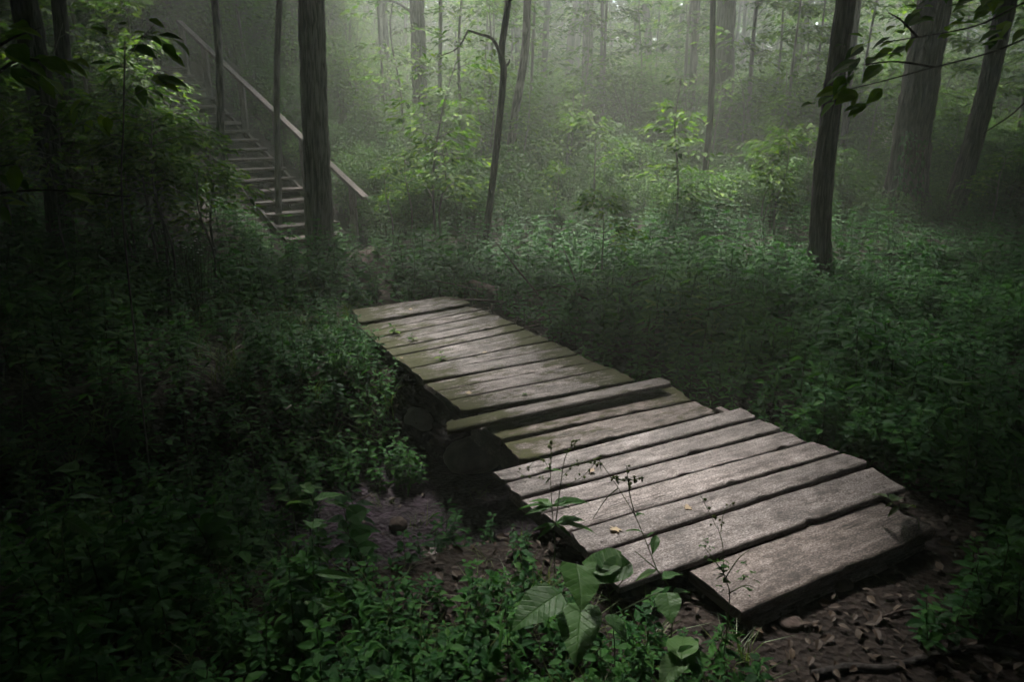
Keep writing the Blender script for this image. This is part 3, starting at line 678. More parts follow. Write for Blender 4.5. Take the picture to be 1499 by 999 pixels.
def tree(name, label, bpix, tpix, depth, wpx, bark, seed, height=13.0, bend=0, mid=None, group=None, taper=.72, crown=2.0, cat='tree', lowtwigs=0, wt=None, sides=None):
    r = np.random.default_rng(seed)
    b = at(*bpix, depth); tp = at(*tpix, depth*(1 if isinstance(depth, (int, float)) else 1))
    pts = [b]+([at(*m_, depth) for m_ in mid] if mid else [])+[tp]
    d0 = (pts[1]-pts[0])/(pts[1][2]-pts[0][2]); g = b.copy()
    for _ in range(8): g = b-d0*(b[2]-float(hgt(g[0], g[1])))
    g = g-d0*.12
    d1 = (pts[-1]-pts[-2])/(pts[-1][2]-pts[-2][2]); d1 = d1*[.8, .8, 1]
    up = [pts[-1]+d1*k+np.array([r.normal(0, .10), r.normal(0, .10), 0])*k*.4 for k in np.linspace(.8, height-pts[-1][2], 5)]
    path = np.array(([g] if b[2]-g[2] > .15 else [])+pts+up)
    path[0] = g
    off = np.array([g[0], g[1], float(hgt(g[0], g[1]))])
    rad = wpx/2*depth/F/math.cos(.2)
    t = thing(name, label, cat, off, group)
    near = wpx > 15
    V, Q, T, mk, P, rr = trunk_mesh(path-off, rad*1.04, rad*(taper if wt is None else .5)*.55, seed, sides or (132 if near else 16), .06 if near else .14, .075 if near else .03, .6 if near else .3)
    mb = MB(); mb.add(V, Q, T, None, mk)
    top = P[-1]
    for k in range(5):                                    # limbs carrying the crown
        i = int(len(P)*r.uniform(.72, .97)); a = r.uniform(0, 6.28); l = crown*r.uniform(.7, 1.2)
        p = np.array([P[i], P[i]+[math.cos(a)*l*.5, math.sin(a)*l*.5, l*.35], P[i]+[math.cos(a)*l, math.sin(a)*l, l*.9]])
        mb.add(*tube(curve_pts(p, 8), np.linspace(rr[i]*.6, .015, 8), 6))
    foliage = MB()
    for k in range(lowtwigs):                             # thin low side twigs with a few leaves
        zt = r.uniform(1.0, 4.5); i = int(np.argmin(abs(P[:, 2]-zt))); a = r.uniform(0, 6.28); l = r.uniform(.4, 1.2)
        p = curve_pts(np.array([P[i], P[i]+[math.cos(a)*l*.5, math.sin(a)*l*.5, l*.3], P[i]+[math.cos(a)*l, math.sin(a)*l, l*.25]]), 7)
        mb.add(*tube(p, np.linspace(max(.006, rr[i]*.25), .003, 7), 5))
        q = p[r.integers(2, 7, 22)]+r.normal(0, .13, (22, 3))*[1, 1, .35]
        put_leaves(foliage, LL, q, r.uniform(0, 6.28, 22), r.normal(-.1, .25, 22), r.normal(0, .3, 22), r.uniform(.09, .15, 22), r.uniform(0, 1, 22))
    mb.build('trunk', bark, t, True)
    cp = crown_pts(r, np.array([top[0], top[1], height-off[2]-.2]), [crown, crown, crown*.9], 700)
    cp = cp[~open_air(cp+off)]; n = len(cp)  # crown leaves cut away where they would shade a sun pool
    put_leaves(foliage, LL, cp, r.uniform(0, 6.28, n), r.normal(0, .3, n), r.normal(0, .3, n), r.uniform(.3, .5, n), r.uniform(0, 1, n), 1.2)
    foliage.build('crown', M['under'], t)
    return t
B_, BD, BP = M['bark'], M['barkdark'], M['barkpale']
tree('tree', 'stout straight furrowed tree trunk standing in front of the staircase', (468, 340), (455, 0), 9.3, 38, B_, 1)
tree('tree', 'dark leaning trunk at the far left edge behind big leaves', (92, 330), (35, 0), 7.2, 34, BD, 2, mid=[(70, 190)])
tree('tree', 'slim dark trunk just right of the leaning trunk at the left edge', (112, 300), (86, 0), 8.6, 19, BD, 3)
tree('tree', 'broad shadowed trunk left of the top of the staircase', (227, 55), (223, 0), 17, 33, BD, 4)
tree('sapling_tree', 'thin forked trunk crossing the upper part of the handrail', (323, 200), (314, 0), 11.0, 11, B_, 5, mid=[(321, 90)], crown=1.2)
tree('sapling_tree', 'thin pale pole of a trunk beside the middle handrail post', (407, 262), (409, 0), 10.4, 9, BP, 6, mid=[(405, 130)], crown=1.2)
tree('tree', 'straight mid grey trunk on the slope right of the staircase', (616, 175), (610, 0), 17.5, 21, B_, 7, lowtwigs=3)
tree('sapling_tree', 'slender straight pole right of the mid grey trunk on the slope', (643, 195), (645, 0), 16.5, 6, BP, 8, crown=1.2, lowtwigs=2)
tc = tree('sapling_tree', 'crooked black sapling with a bent side branch near the end of the footbridge', (712, 345), (744, 0), 8.8, 10, M['barkdark'], 9, mid=[(727, 215), (737, 110), (734, 75)], crown=1.2)
def crooked_branch():
    off = np.array(tc.location); d = 8.8
    p = curve_pts(np.array([at(736, 88, d), at(722, 58, d-.1), at(703, 50, d-.2), at(685, 44, d-.3)])-off, 12)
    mb = MB(); mb.add(*tube(p, np.linspace(.022, .011, 12), 7))
    p = curve_pts(np.array([at(685, 44, d-.3), at(676, 62, d-.3), at(664, 74, d-.4), at(640, 83, d-.5)])-off, 10); mb.add(*tube(p, np.linspace(.011, .005, 10), 6))
    p = curve_pts(np.array([at(740, 97, d), at(745, 92, d), at(746, 86, d)])-off, 4); mb.add(*tube(p, np.linspace(.018, .006, 4), 6))
    mb.build('branch', M['barkdark'], tc, True)
    r = np.random.default_rng(3); l = MB()
    q = np.concatenate([(at(x, y, d-.4)-off)+r.normal(0, .1, (9, 3)) for x, y in ((655, 80), (640, 86), (690, 50), (712, 86), (600, 92))])
    put_leaves(l, LM, q, r.uniform(0, 6.28, len(q)), r.normal(-.2, .3, len(q)), r.normal(0, .3, len(q)), r.uniform(.07, .12, len(q)), r.uniform(0, 1, len(q)))
    l.build('leaves', M['under'], tc)
crooked_branch()
tree('tree', 'leaning grey trunk just behind the crooked black sapling', (741, 275), (772, 0), 12.5, 12, B_, 10, mid=[(752, 180), (768, 80)], crown=1.4)
tree('tree', 'misty trunk behind the leaning grey one, forked low', (795, 138), (801, 0), 24, 10, B_, 12, lowtwigs=3)
tree('tree', 'misty straight trunk left of the middle of the far slope', (859, 140), (862, 0), 23, 16, B_, 13, lowtwigs=3)
tree('sapling_tree', 'twiggy young tree with spreading bare branches on the misty slope', (882, 185), (888, 0), 17, 4, BP, 14, crown=1.2, lowtwigs=9)
tree('tree', 'faint narrow trunk dissolving in the brightest mist', (931, 128), (932, 0), 29, 9, B_, 15, lowtwigs=2)
tree('tree', 'slim grey trunk left of the pair standing close together', (1011, 190), (1018, 0), 18, 10, B_, 16, lowtwigs=3)
tree('tree', 'thin darker trunk in front of the thick one in the close pair', (1029, 285), (1044, 0), 11.5, 9, BD, 17, mid=[(1041, 150)], lowtwigs=2)
tree('tree', 'thick misty trunk at the back of the close pair', (1051, 208), (1064, 0), 17, 27, BD, 18)
tree('tree', 'dark rough trunk nearest on the right, rising from low leaves', (1199, 395), (1238, 0), 7.3, 28, BD, 19, mid=[(1203, 290), (1214, 180), (1226, 90)])
tree('tree', 'slender grey trunk half hidden behind the dark rough trunk', (1232, 260), (1256, 0), 13.5, 10, B_, 20, mid=[(1240, 150)])
tree('tree', 'thickest leaning furrowed trunk on the right with ivy at its foot', (1324, 300), (1378, -60), 10.2, 48, BD, 21, mid=[(1342, 150), (1362, 40)])
tree('tree', 'leaning grey trunk nearest the right edge, swept to the right', (1394, 312), (1474, 0), 10.0, 26, BD, 22, mid=[(1432, 180)])
ivy_t = [o for o in COL.objects if o.get('label', '').startswith('thickest leaning')][0]
def ivy():
    off = np.array(ivy_t.location); r = np.random.default_rng(4); mb = MB(); n = 260
    px = r.uniform(1306, 1346, n); py = 305-115*r.uniform(0, 1, n)**1.6; px = px+(300-py)*.12
    q = np.array([at(a, b, 10.2-.27+.06*r.uniform()) for a, b in zip(px, py)])-off
    put_leaves(mb, LM, q, r.normal(3.14, .7, n), r.normal(-.7, .4, n), r.normal(0, .4, n), r.uniform(.06, .11, n), r.uniform(0, .6, n)); mb.build('ivy', M['herb'], ivy_t)
ivy()
# far misty trunks
def distant():
    temps = []
    for k in range(5):
        r = np.random.default_rng(60+k); path = np.array([[0, 0, -.3]]+[[r.normal(0, .05)*z, r.normal(0, .05)*z, z] for z in (2, 4.5, 7.5, 11, 14)])
        V, Q, T, mk, P, rr = trunk_mesh(path, 1.0*.15, .06, 60+k, 12, .25, .03, .3)
        mb = MB(); mb.add(V, Q, T, None, mk)
        for j in range(9):
            i = int(len(P)*r.uniform(.25, .97)); a = r.uniform(0, 6.28); l = r.uniform(.6, 1.9)
            p = np.array([P[i], P[i]+[math.cos(a)*l*.5, math.sin(a)*l*.5, l*.3], P[i]+[math.cos(a)*l, math.sin(a)*l, l*.6]])
            mb.add(*tube(curve_pts(p, 6), np.linspace(rr[i]*.35, .01, 6), 5))
        temps.append(mb.mesh('distant_trunk', B_, True))
    n = 0; r = np.random.default_rng(8); used = []
    while n < 84:
        y = r.uniform(22, 62); px = r.uniform(430, 1510) if r.uniform() < .85 else r.uniform(-20, 430); x = (px-W/2)/F*y*1.03
        if any(abs(x-a)+.5*abs(y-b) < .9 for a, b in used): continue
        used.append((x, y)); o = bpy.data.objects.new('distant_tree', temps[r.integers(0, 5)]); COL.objects.link(o)
        o.location = (x, y, float(hgt(x, y))); o.rotation_euler = (r.normal(0, .03), r.normal(0, .03), r.uniform(0, 6.28)); s = r.uniform(.35, 1.2); o.scale = (s, s, r.uniform(.9, 1.3))
        tag(o, 'thin grey trunk standing far back in the mist among many alike', 'tree', 'distant trunks in the mist'); n += 1
distant()

# ------------------------------------------------------------------ understorey saplings
def sapling_mesh(seed, h, spread, ll, leaf, nb=16, per=26):
    r = np.random.default_rng(seed); st, fo = MB(), MB()
    path = curve_pts(np.array([[0, 0, -.1], [r.normal(0, .06), r.normal(0, .06), h*.35], [r.normal(0, .14), r.normal(0, .14), h*.7], [r.normal(0, .2), r.normal(0, .2), h]]), 14)
    st.add(*tube(path, np.linspace(.009+.005*h, .004, 14), 6))
    for b in range(nb):
        t = r.uniform(.22, 1.0); i = min(13, int(t*13.9)); a = r.uniform(0, 6.28); l = spread*(1.15-.65*t)*r.uniform(.6, 1.15)
        p = curve_pts(np.array([path[i], path[i]+[math.cos(a)*l*.5, math.sin(a)*l*.5, l*.18], path[i]+[math.cos(a)*l, math.sin(a)*l, l*.12-.03]]), 7)
        st.add(*tube(p, np.linspace(.006, .002, 7), 4))
        u = r.uniform(.25, 1.05, per); q = np.stack([np.interp(u, np.linspace(0, 1, 7), p[:, k]) for k in range(3)], -1)
        sd = r.choice([-1, 1], per); lat = r.uniform(0, 1, per)*l*.28
        q = q+np.stack([-math.sin(a)*sd*lat, math.cos(a)*sd*lat, r.normal(0, .03, per)-.05*lat], -1)
        put_leaves(fo, leaf, q, a-1.57+sd*r.uniform(.2, 1.2, per), r.normal(-.12, .2, per), r.normal(0, .25, per), ll*r.uniform(.65, 1.2, per), np.clip(r.normal(.5, .28, per), 0, 1))
    return st, fo
def saplings():
    kinds = []
    for k, (h, s, ll, nb, per) in enumerate([(4.6, 1.3, .15, 26, 30), (6.2, 1.7, .17, 34, 32), (3.2, 1.1, .13, 20, 28), (2.2, .9, .12, 16, 26), (5.4, 1.2, .15, 28, 26), (1.5, .7, .10, 13, 24)]):
        st, fo = sapling_mesh(900+k, h, s, ll, LL, nb, per)
        kinds.append((st.mesh('stem', BP, True), fo.mesh('foliage', M['under'])))
    r = np.random.default_rng(21)
    def one(px, y, k, sc, label, group):
        x = (px-W/2)/F*y*1.02
        t = thing('sapling', label, 'sapling', (x, y, float(hgt(x, y))), group); t.rotation_euler = (0, 0, r.uniform(0, 6.28)); t.scale = (sc,)*3
        for nm, me in zip(('stem', 'foliage'), kinds[k]):
            o = bpy.data.objects.new(nm, me); COL.objects.link(o); o.parent = t
    for i in range(120):
        y = 15+25*r.uniform()**1.1; px = r.uniform(380, 1540)
        one(px, y, r.choice([0, 1, 2, 4]), r.uniform(.8, 1.35), 'pale green leafy sapling in the misty understorey far beyond the footbridge', 'misty understorey saplings')
    one(640, 9.2, 3, 1.0, 'bright bush of pale leaves between the staircase foot and the crooked black sapling', None)
    one(655, 8.3, 5, .9, 'low bright bush just beyond the far end of the footbridge', None)
    one(884, 6.6, 5, .68, 'small layered sapling standing alone right of the far end of the footbridge', None)
    one(330, 7.4, 5, 1.0, 'bush of brighter leaves left of the path at the staircase foot', None)
    one(250, 6.6, 5, .9, 'leafy bush among the shaded weeds below the staircase', None)
    for px, y, sc in ((225, 9.4, .9), (262, 9.0, .85), (300, 8.6, .8), (330, 8.9, .7), (275, 10.4, 1.1), (240, 11.2, 1.2)):
        one(px, y, 5, sc, 'low leafy bush hiding the left side of the staircase', 'bushes beside the staircase')
    one(1130, 8.6, 5, .9, 'broad low sapling left of the dark rough trunk', None)
    one(985, 9.5, 3, .9, 'sparse young sapling in the middle of the undergrowth', None)
    for i in range(44):
        y = r.uniform(9.5, 17); px = r.uniform(-60, 430)
        if 190 < px < 560: continue
        one(px, y, r.choice([0, 1, 2, 3, 4]), r.uniform(.8, 1.2), 'shadowed leafy sapling on the dark hillside beside the staircase', 'hillside saplings')
    for px, y, k, sc in ((1400, 12.5, 0, 1.0), (1470, 11.8, 4, 1.0), (1530, 12.6, 0, 1.1), (1450, 14.2, 1, 1.0), (1285, 14.0, 4, 1.0), (1130, 13.6, 4, .9), (1560, 10.6, 2, 1.1), (1180, 14.8, 1, .9)):
        one(px, y, k, sc, 'leafy sapling standing close behind the big right hand trunks', 'saplings behind the right trunks')
    for i in range(26):
        y = r.uniform(6.2, 10); px = r.uniform(-80, 330); one(px, y, 2 if px < 60 else (3 if px < 130 and y > 7.5 else 5), r.uniform(.7, 1.1), 'dark leafy sapling in the shade left of the footbridge', 'shaded saplings on the left')
    for i in range(38):
        y = r.uniform(8.5, 15); px = r.uniform(560, 1540)
        if 1165 < px < 1430 and y < 11: continue
        one(px, y, 3 if y > 12.5 else 5, r.uniform(.55, .95), 'low leafy sapling rising from the undergrowth below the misty slope', 'saplings in the undergrowth')
saplings()

# ------------------------------------------------------------------ undergrowth that nobody could count
def in_view(x, y, z, m=60):
    px, py, dz = proj(np.stack([x, y, z], -1)); return (dz > .3) & (px > -m) & (px < W+m) & (py < H+m*2)
def field(n, x0, x1, y0, y1, clear=.04, mud=.25, path=.10, stair=True):
    x = R.uniform(x0, x1, n); y = R.uniform(y0, y1, n); z = hgt(x, y)
    k = in_view(x, y, z) & (bridge_dist(x, y) > clear) & (mudmask(x, y) < mud)
    d, _ = seg_dist(x, y, PATH); k &= d > path
    k &= ~((x > -1.15) & (x < .1) & (y > 2.3) & (y < 3.3) & (R.uniform(0, 1, n) < .72))
    k &= ~((x > .8) & (y < 2.05) & (x < 2.2) & (R.uniform(0, 1, n) < .85))
    if stair:
        rx, ry = x-RAIL0[0], y-RAIL0[1]; run = rx*ST_DIR[0]+ry*ST_DIR[1]; off = rx*ST_PERP[0]+ry*ST_PERP[1]
        k &= ~((off > -.25) & (off < 1.25) & (run > -.8) & (run < ST_RUN+.3))
        k &= ~((off >= 1.25) & (off < 2.6) & (run > -1.0) & (run < ST_RUN) & (R.uniform(0, 1, n) < .5))
    return x[k], y[k], z[k]
def bake(name, temps, x, y, z, scale, label, cat, material, tint=None, tilt=.12):
    n = len(x); mb = MB()
    scatter(mb, temps, np.stack([x, y, z-.01], -1), R.uniform(0, 6.28, n), R.normal(0, tilt, (n, 2)), scale, tint)
    o = mb.build(name, material); tag(o, label, cat, kind='stuff'); return o
def undergrowth():
    near = [herb(200+k, h, wl, pr, ll, LF) for k, (h, wl, pr, ll) in enumerate([(.27, 4, 4, .085), (.34, 5, 4, .075), (.22, 3, 5, .075), (.38, 5, 4, .088), (.3, 4, 5, .062), (.2, 3, 4, .06), (.42, 6, 4, .09)])]+[herb(290, .42, 6, 4, .12, LN, wid=.9), herb(291, .28, 4, 2, .085, leaf_fine(True, 7, .9))]
    mid = [herb(230+k, h, wl, pr, ll, LM) for k, (h, wl, pr, ll) in enumerate([(.28, 4, 5, .075), (.36, 5, 5, .07), (.22, 3, 6, .07), (.44, 6, 5, .078), (.3, 4, 6, .06)])]
    farb = [shrub(250+k, h, rd, nb, per, ll) for k, (h, rd, nb, per, ll) in enumerate([(.8, .5, 14, 15, .085), (1.15, .65, 18, 16, .09), (.6, .6, 14, 15, .08), (1.5, .7, 20, 17, .10)])]
    def sc(x, y, a=.75, b=1.2):
        n = len(x); return R.uniform(a, b, n)*(.55+.75*vn(x*.9, y*.9, 55))
    # right of the bridge
    x, y, z = field(6400, -1.2, 7.5, 2.0, 7.8, .05); k = (x > bridge_x(y)) & ((y > 2.9) | (bridge_dist(x, y) > .25)); x, y, z = x[k], y[k], z[k]
    s = sc(x, y)*np.clip(.55+bridge_dist(x, y)*.8, .55, .95)
    bake('ground_cover', near, x, y, z, s, 'knee high leafy ground cover right of the footbridge', 'ground cover', M['herb'], vn(x*.7, y*.7, 3))
    x, y, z = field(800, 1.25, 3.4, 1.9, 3.7, .12); k = (x > bridge_x(y)+.2) & ((y > 2.9) | (bridge_dist(x, y) > .28)); x, y, z = x[k], y[k], z[k]
    bake('ground_cover', near, x, y, z, R.uniform(.6, 1.0, len(x)), 'dark leaves crowding the right ends of the near planks', 'ground cover', M['herb'], vn(x*.7, y*.7, 3), .25)
    # left of the bridge and the near bank
    x, y, z = field(3300, -6.5, 1.6, 1.0, 7.4, .05); k = (x < bridge_x(y)); x, y, z = x[k], y[k], z[k]
    s = sc(x, y)*np.clip(.5+bridge_dist(x, y)*.8, .5, 1.0)*np.where(y < 2.5, .75, 1)
    bake('ground_cover', near, x, y, z, s, 'dark weedy ground cover on the banks left of the footbridge', 'ground cover', M['herb'], vn(x*.7, y*.7, 3))
    x, y, z = field(1000, -6, -1.15, 2.2, 4.2, .1, 1.1)
    bake('ground_cover', near, x, y, z, R.uniform(.5, .95, len(x)), 'dark weeds overgrowing the muddy ditch on the left', 'ground cover', M['herb'], vn(x*.9, y*.9, 8), .2)
    x, y, z = field(420, -1.9, -.35, 3.95, 5.6, .04, 1.1)
    bake('ground_cover', near, x, y, z, R.uniform(.4, .75, len(x)), 'weeds hanging down the ditch bank beside the far planks', 'ground cover', M['herb'], vn(x*.9, y*.9, 8), .2)
    x, y, z = field(800, -3.2, .75, 1.25, 2.3, .10, .4)
    bake('ground_cover', near, x, y, z, R.uniform(.35, .7, len(x)), 'low dark weeds along the bottom edge in front of the footbridge', 'ground cover', M['herb'], vn(x*.9, y*.9, 8), .2)
    x, y, z = field(10500, -12, 13, 6.4, 14.5)
    bake('ground_cover', mid, x, y, z, sc(x, y, .7, 1.15), 'leafy undergrowth across the forest floor below the slope', 'ground cover', M['herb'], vn(x*.7, y*.7, 3))
    x, y, z = field(3200, -10, 13, 9.6, 17)
    bake('brushwood', farb, x, y, z, sc(x, y, .35, .75), 'low bushes covering the foot of the misty slope', 'bushes', M['brush'], vn(x*.5, y*.5, 3))
    x, y, z = field(5200, -22, 32, 15, 48)
    bake('brushwood', farb, x, y, z, sc(x, y, .8, 1.5), 'pale green brush covering the far misty slope', 'bushes', M['under'], vn(x*.5, y*.5, 3))
    gt = [grass(300+k, 14, .26+.05*k, 1.0) for k in range(4)]
    x, y, z = field(380, -4.2, -.1, 3.4, 7.0, .05, .5)
    k = vn(x*.9, y*.9, 12) > .35; x, y, z = x[k], y[k], z[k]
    bake('grass', gt, x, y, z, R.uniform(.45, .95, len(x)), 'thin grass blades on the bank left of the footbridge', 'grass', M['grass'])
    x, y, z = field(500, -3.5, .8, 1.0, 2.7, .02, .6)
    bake('grass', gt, x, y, z, R.uniform(.3, .6, len(x)), 'sparse grass at the near edge of the mud', 'grass', M['grass'])
    # dead leaves
    n = 16000; x = R.uniform(-5, 5, n); y = R.uniform(.9, 8, n); z = hgt(x, y); k = in_view(x, y, z) & (R.uniform(0, 1, n) > mudmask(x, y)*.75); x, y, z = x[k], y[k], z[k]; n = len(x)
    mb = MB(); put_leaves(mb, LM, np.stack([x, y, z+.018], -1), R.uniform(0, 6.28, n), R.normal(.05, .25, n), R.normal(0, .4, n), R.uniform(.025, .06, n), R.uniform(0, 1, n)**3.0, 1.2)
    tag(mb.build('leaf_litter', M['litter']), 'brown leaf litter on the bare forest soil', 'leaf litter', kind='stuff')
def bridge_x(y):
    return np.interp(y, [2.0, 2.6, 3.4, 4.2, 5.2, 6.0], [1.1, 1.1, .75, .25, -.4, -.95])
undergrowth()

# ------------------------------------------------------------------ single plants, stones, sticks and leaves
def leaf_between(mb, leaf, base, tip, nrm, wid, tint):
    V, Q, T, C = leaf; base = np.asarray(base, float); tip = np.asarray(tip, float)
    Y = tip-base; s = np.linalg.norm(Y); Y = Y/s; nrm = np.asarray(nrm, float); X = np.cross(Y, nrm); X /= np.linalg.norm(X); Z = np.cross(X, Y)
    CC = C.astype(np.float32).copy(); CC[:, 2] = tint
    mb.add(base+s*(V[:, 0:1]*wid*X+V[:, 1:2]*Y+V[:, 2:3]*Z), Q, T, CC)
def pix_plant(name, label, cat, stems, leaves, depth, material, group=None, leaf=LH, seeds=(), seed=1, down=None, rs=.0022):
    """stems: pixel polylines; leaves: (base px, tip px, depth offset of the tip, width) - at a real distance"""
    r = np.random.default_rng(seed)
    b = at(*stems[0][0], depth); off = np.array([b[0], b[1], min(float(hgt(b[0], b[1])), b[2])])
    t = thing(name, label, cat, off, group); st, lf = MB(), MB()
    for q, pl in enumerate(stems):
        P = [at(*p, depth+.02*k) for k, p in enumerate(pl)]
        if q == 0 and P[0][2] > off[2]: P = [off-[0, 0, .02]]+P
        P = curve_pts(np.array(P)-off, 4*len(P)); put_tube(st, P, np.linspace(rs, rs*.45, len(P)), 5)
    for (bx, by), (tx, ty), dd, wd in leaves:
        A = at(bx, by, depth); d_ = ray(tx, ty); B = at(tx, ty, depth+float(np.clip((A[2]-.018-EYE)/d_[2]*d_[1]-depth, -.2, .2)) if d_[2] < -.1 else depth+dd); n = np.array([r.normal(0, .22), -.12+r.normal(0, .22), 1.0])
        leaf_between(lf, leaf, A-off, B-off, n, wd, r.uniform(.2, .9))
    st.build('stem', M['herbfine'], t)
    lf.build('leaves', material, t)
    if len(seeds):
        sd = MB()
        ico = np.array([(0, 0, 1), (.9, 0, .3), (.3, .85, .3), (-.7, .5, .3), (-.7, -.5, .3), (.3, -.85, .3), (0, 0, -1)]); F_ = [[0, 1, 2], [0, 2, 3], [0, 3, 4], [0, 4, 5], [0, 5, 1], [6, 2, 1], [6, 3, 2], [6, 4, 3], [6, 5, 4], [6, 1, 5]]
        for pl, n in seeds:
            P = curve_pts(np.array([at(*p, depth) for p in pl])-off, 24)
            put_tube(sd, P, .0012, 3)
            for k in range(n):
                c = P[r.integers(3, 24)]+r.normal(0, .006, 3); C = np.zeros((7, 3)); C[:, 2] = r.uniform(0, 1); sd.add(c+ico*r.uniform(.0045, .0075), None, F_, C)
        sd.build('seed_heads', M['seed'], t)
    return t
pix_plant('heart_leaf_weed', 'weed with broad heart shaped leaves growing against the near left corner of the footbridge', 'weed',
    [[(900, 960), (893, 880), (884, 830)], [(893, 880), (850, 850), (845, 834)], [(893, 880), (840, 872), (812, 874)], [(884, 830), (901, 826)], [(893, 870), (912, 850), (916, 829)], [(900, 920), (870, 905), (850, 893)], [(900, 900), (960, 870), (976, 873)]],
    [((845, 833), (857, 884), -.03, 1.0), ((812, 874), (748, 912), -.05, .85), ((901, 828), (848, 815), .02, .9), ((917, 829), (866, 850), .0, .75), ((850, 893), (843, 962), -.05, .8), ((976, 873), (983, 908), -.03, 1.0), ((884, 830), (905, 812), .05, .9), ((893, 905), (921, 935), -.06, .8)], 1.78, M['herbfine'], seed=3)
pix_plant('heart_leaf_weed', 'low weed with dim pointed leaves at the bottom edge below the end plank', 'weed',
    [[(1000, 1010), (998, 960)], [(998, 960), (985, 975)], [(998, 960), (1015, 955)]],
    [((998, 958), (1002, 918), .05, .7), ((998, 960), (1045, 962), .02, .6), ((995, 965), (965, 1000), -.04, .8), ((1000, 965), (1035, 990), -.04, .7)], 1.72, M['herbfine'], seed=4)
pix_plant('seed_stalk_weed', 'tall weed with two beaded seed stalks over the left edge of the near planks', 'weed',
    [[(812, 800), (809, 760), (806, 700), (807, 646)], [(813, 770), (820, 715), (828, 668), (846, 645)], [(809, 745), (780, 735)], [(809, 740), (840, 725)], [(812, 765), (850, 752)]],
    [((807, 688), (793, 683), .03, .45), ((808, 690), (826, 684), .02, .45), ((806, 700), (797, 708), -.02, .5)]+[((810, 742), (x, y), d, .42) for x, y, d in ((756, 733, .0), (772, 722, .05), (785, 750, -.03), (848, 720, .05), (868, 722, .08), (838, 738, -.03), (765, 748, -.04))]
    +[((813, 768), (x, y), d, .42) for x, y, d in ((775, 772, 0), (786, 785, -.05), (862, 750, .05), (850, 765, -.02), (876, 768, .02), (840, 785, -.06))], 2.32, M['herbfine'], leaf=LF,
    seeds=[([(807, 680), (806, 655), (808, 644)], 12), ([(828, 668), (838, 652), (848, 644)], 10), ([(822, 700), (845, 678), (872, 680)], 10), ([(806, 700), (775, 700), (757, 690)], 8), ([(806, 690), (790, 670), (770, 690)], 8), ([(820, 715), (850, 700), (870, 680)], 8)], seed=5)
pix_plant('seed_stalk_weed', 'leaning weed with dark round seeds reaching across the third near plank', 'weed',
    [[(985, 880), (962, 835), (948, 800), (930, 757), (905, 715), (877, 674)], [(895, 700), (915, 704), (940, 700)], [(930, 757), (921, 720), (918, 685)], [(948, 800), (962, 785)], [(962, 835), (930, 808)], [(905, 715), (888, 730), (868, 760)]],
    [((961, 784), (956, 808), -.02, .8), ((958, 780), (942, 786), .04, .8), ((930, 757), (945, 745), .04, .3), ((962, 835), (928, 846), -.02, .6), ((970, 850), (1000, 828), .03, .6), ((940, 780), (915, 770), .03, .35), ((975, 862), (945, 872), -.05, .6), ((985, 870), (1012, 858), -.03, .6)], 1.92, M['herbfine'], leaf=LF,
    seeds=[([(893, 700), (915, 704), (942, 700)], 16), ([(921, 720), (919, 700), (917, 682)], 7), ([(880, 690), (878, 682), (876, 672)], 5)], seed=6)
def tuft_leaves(cx, cy, n, rr, sd, up=1.0):
    r = np.random.default_rng(sd); out = []
    for k in range(n):
        bx, by = cx+r.normal(0, rr*.35), cy+r.normal(0, rr*.8); a = r.uniform(0, 6.28); l = r.uniform(.5, 1)*rr
        out.append(((bx, by), (bx+math.cos(a)*l*1.2, by+math.sin(a)*l*.7-4*up), r.normal(0, .04), r.uniform(.35, .6)))
    return out
pix_plant('leafy_weed', 'small jagged leaved weed in front of the left corner of the end plank', 'weed',
    [[(1068, 880), (1060, 845), (1058, 800), (1050, 770)], [(1060, 850), (1080, 820), (1098, 805)], [(1060, 840), (1045, 820), (1030, 800)], [(1066, 870), (1090, 858), (1106, 862)]],
    tuft_leaves(1060, 835, 20, 16, 7)+tuft_leaves(1092, 850, 14, 14, 8)+tuft_leaves(1036, 800, 7, 11, 9), 1.86, M['herbfine'], leaf=LF,
    seeds=[([(1050, 775), (1035, 745), (1025, 725)], 5), ([(1055, 780), (1060, 750), (1075, 735)], 6)], seed=7)
pix_plant('big_leaf_weed', 'upright weed with large paired leaves standing in the dark bottom left weeds', 'weed',
    [[(458, 960), (458, 900), (459, 820), (458, 722)]],
    [((458, 842), (386, 853), -.05, .42), ((459, 840), (520, 842), -.03, .42), ((459, 910), (478, 872), .05, .6), ((458, 775), (455, 752), .06, .9), ((458, 742), (420, 722), .03, .5), ((458, 735), (510, 712), .05, .42), ((458, 880), (405, 905), -.06, .5), ((458, 800), (480, 822), -.05, .5), ((458, 724), (440, 705), .05, .5), ((459, 880), (505, 895), -.05, .45), ((458, 765), (480, 757), .04, .5)], 2.02, M['herbfine'], leaf=LF, seed=8)
pix_plant('big_leaf_weed', 'dim weed with one very broad leaf near the lower left edge', 'weed',
    [[(92, 800), (98, 740), (112, 690)], [(98, 740), (80, 715)]],
    [((116, 690), (66, 676), -.02, .6), ((98, 735), (52, 748), -.05, .6), ((100, 730), (150, 722), .02, .55), ((95, 760), (135, 782), -.06, .6), ((94, 770), (45, 790), -.05, .6)], 2.15, M['herbfine'], leaf=LF, seed=9)
pix_plant('leafy_weed', 'pale leaved weed standing in the mud edge left of the stones', 'weed',
    [[(430, 760), (425, 735), (418, 716)], [(425, 735), (450, 718)], [(430, 755), (475, 735)]],
    [((418, 716), (388, 708), -.02, .5), ((425, 735), (402, 722), -.02, .5), ((450, 718), (478, 708), .03, .5), ((475, 735), (505, 722), .02, .4), ((452, 718), (440, 698), .04, .5), ((475, 735), (520, 742), -.02, .4), ((430, 752), (408, 760), -.04, .5)], 2.5, M['herbfine'], leaf=LF, seed=10)
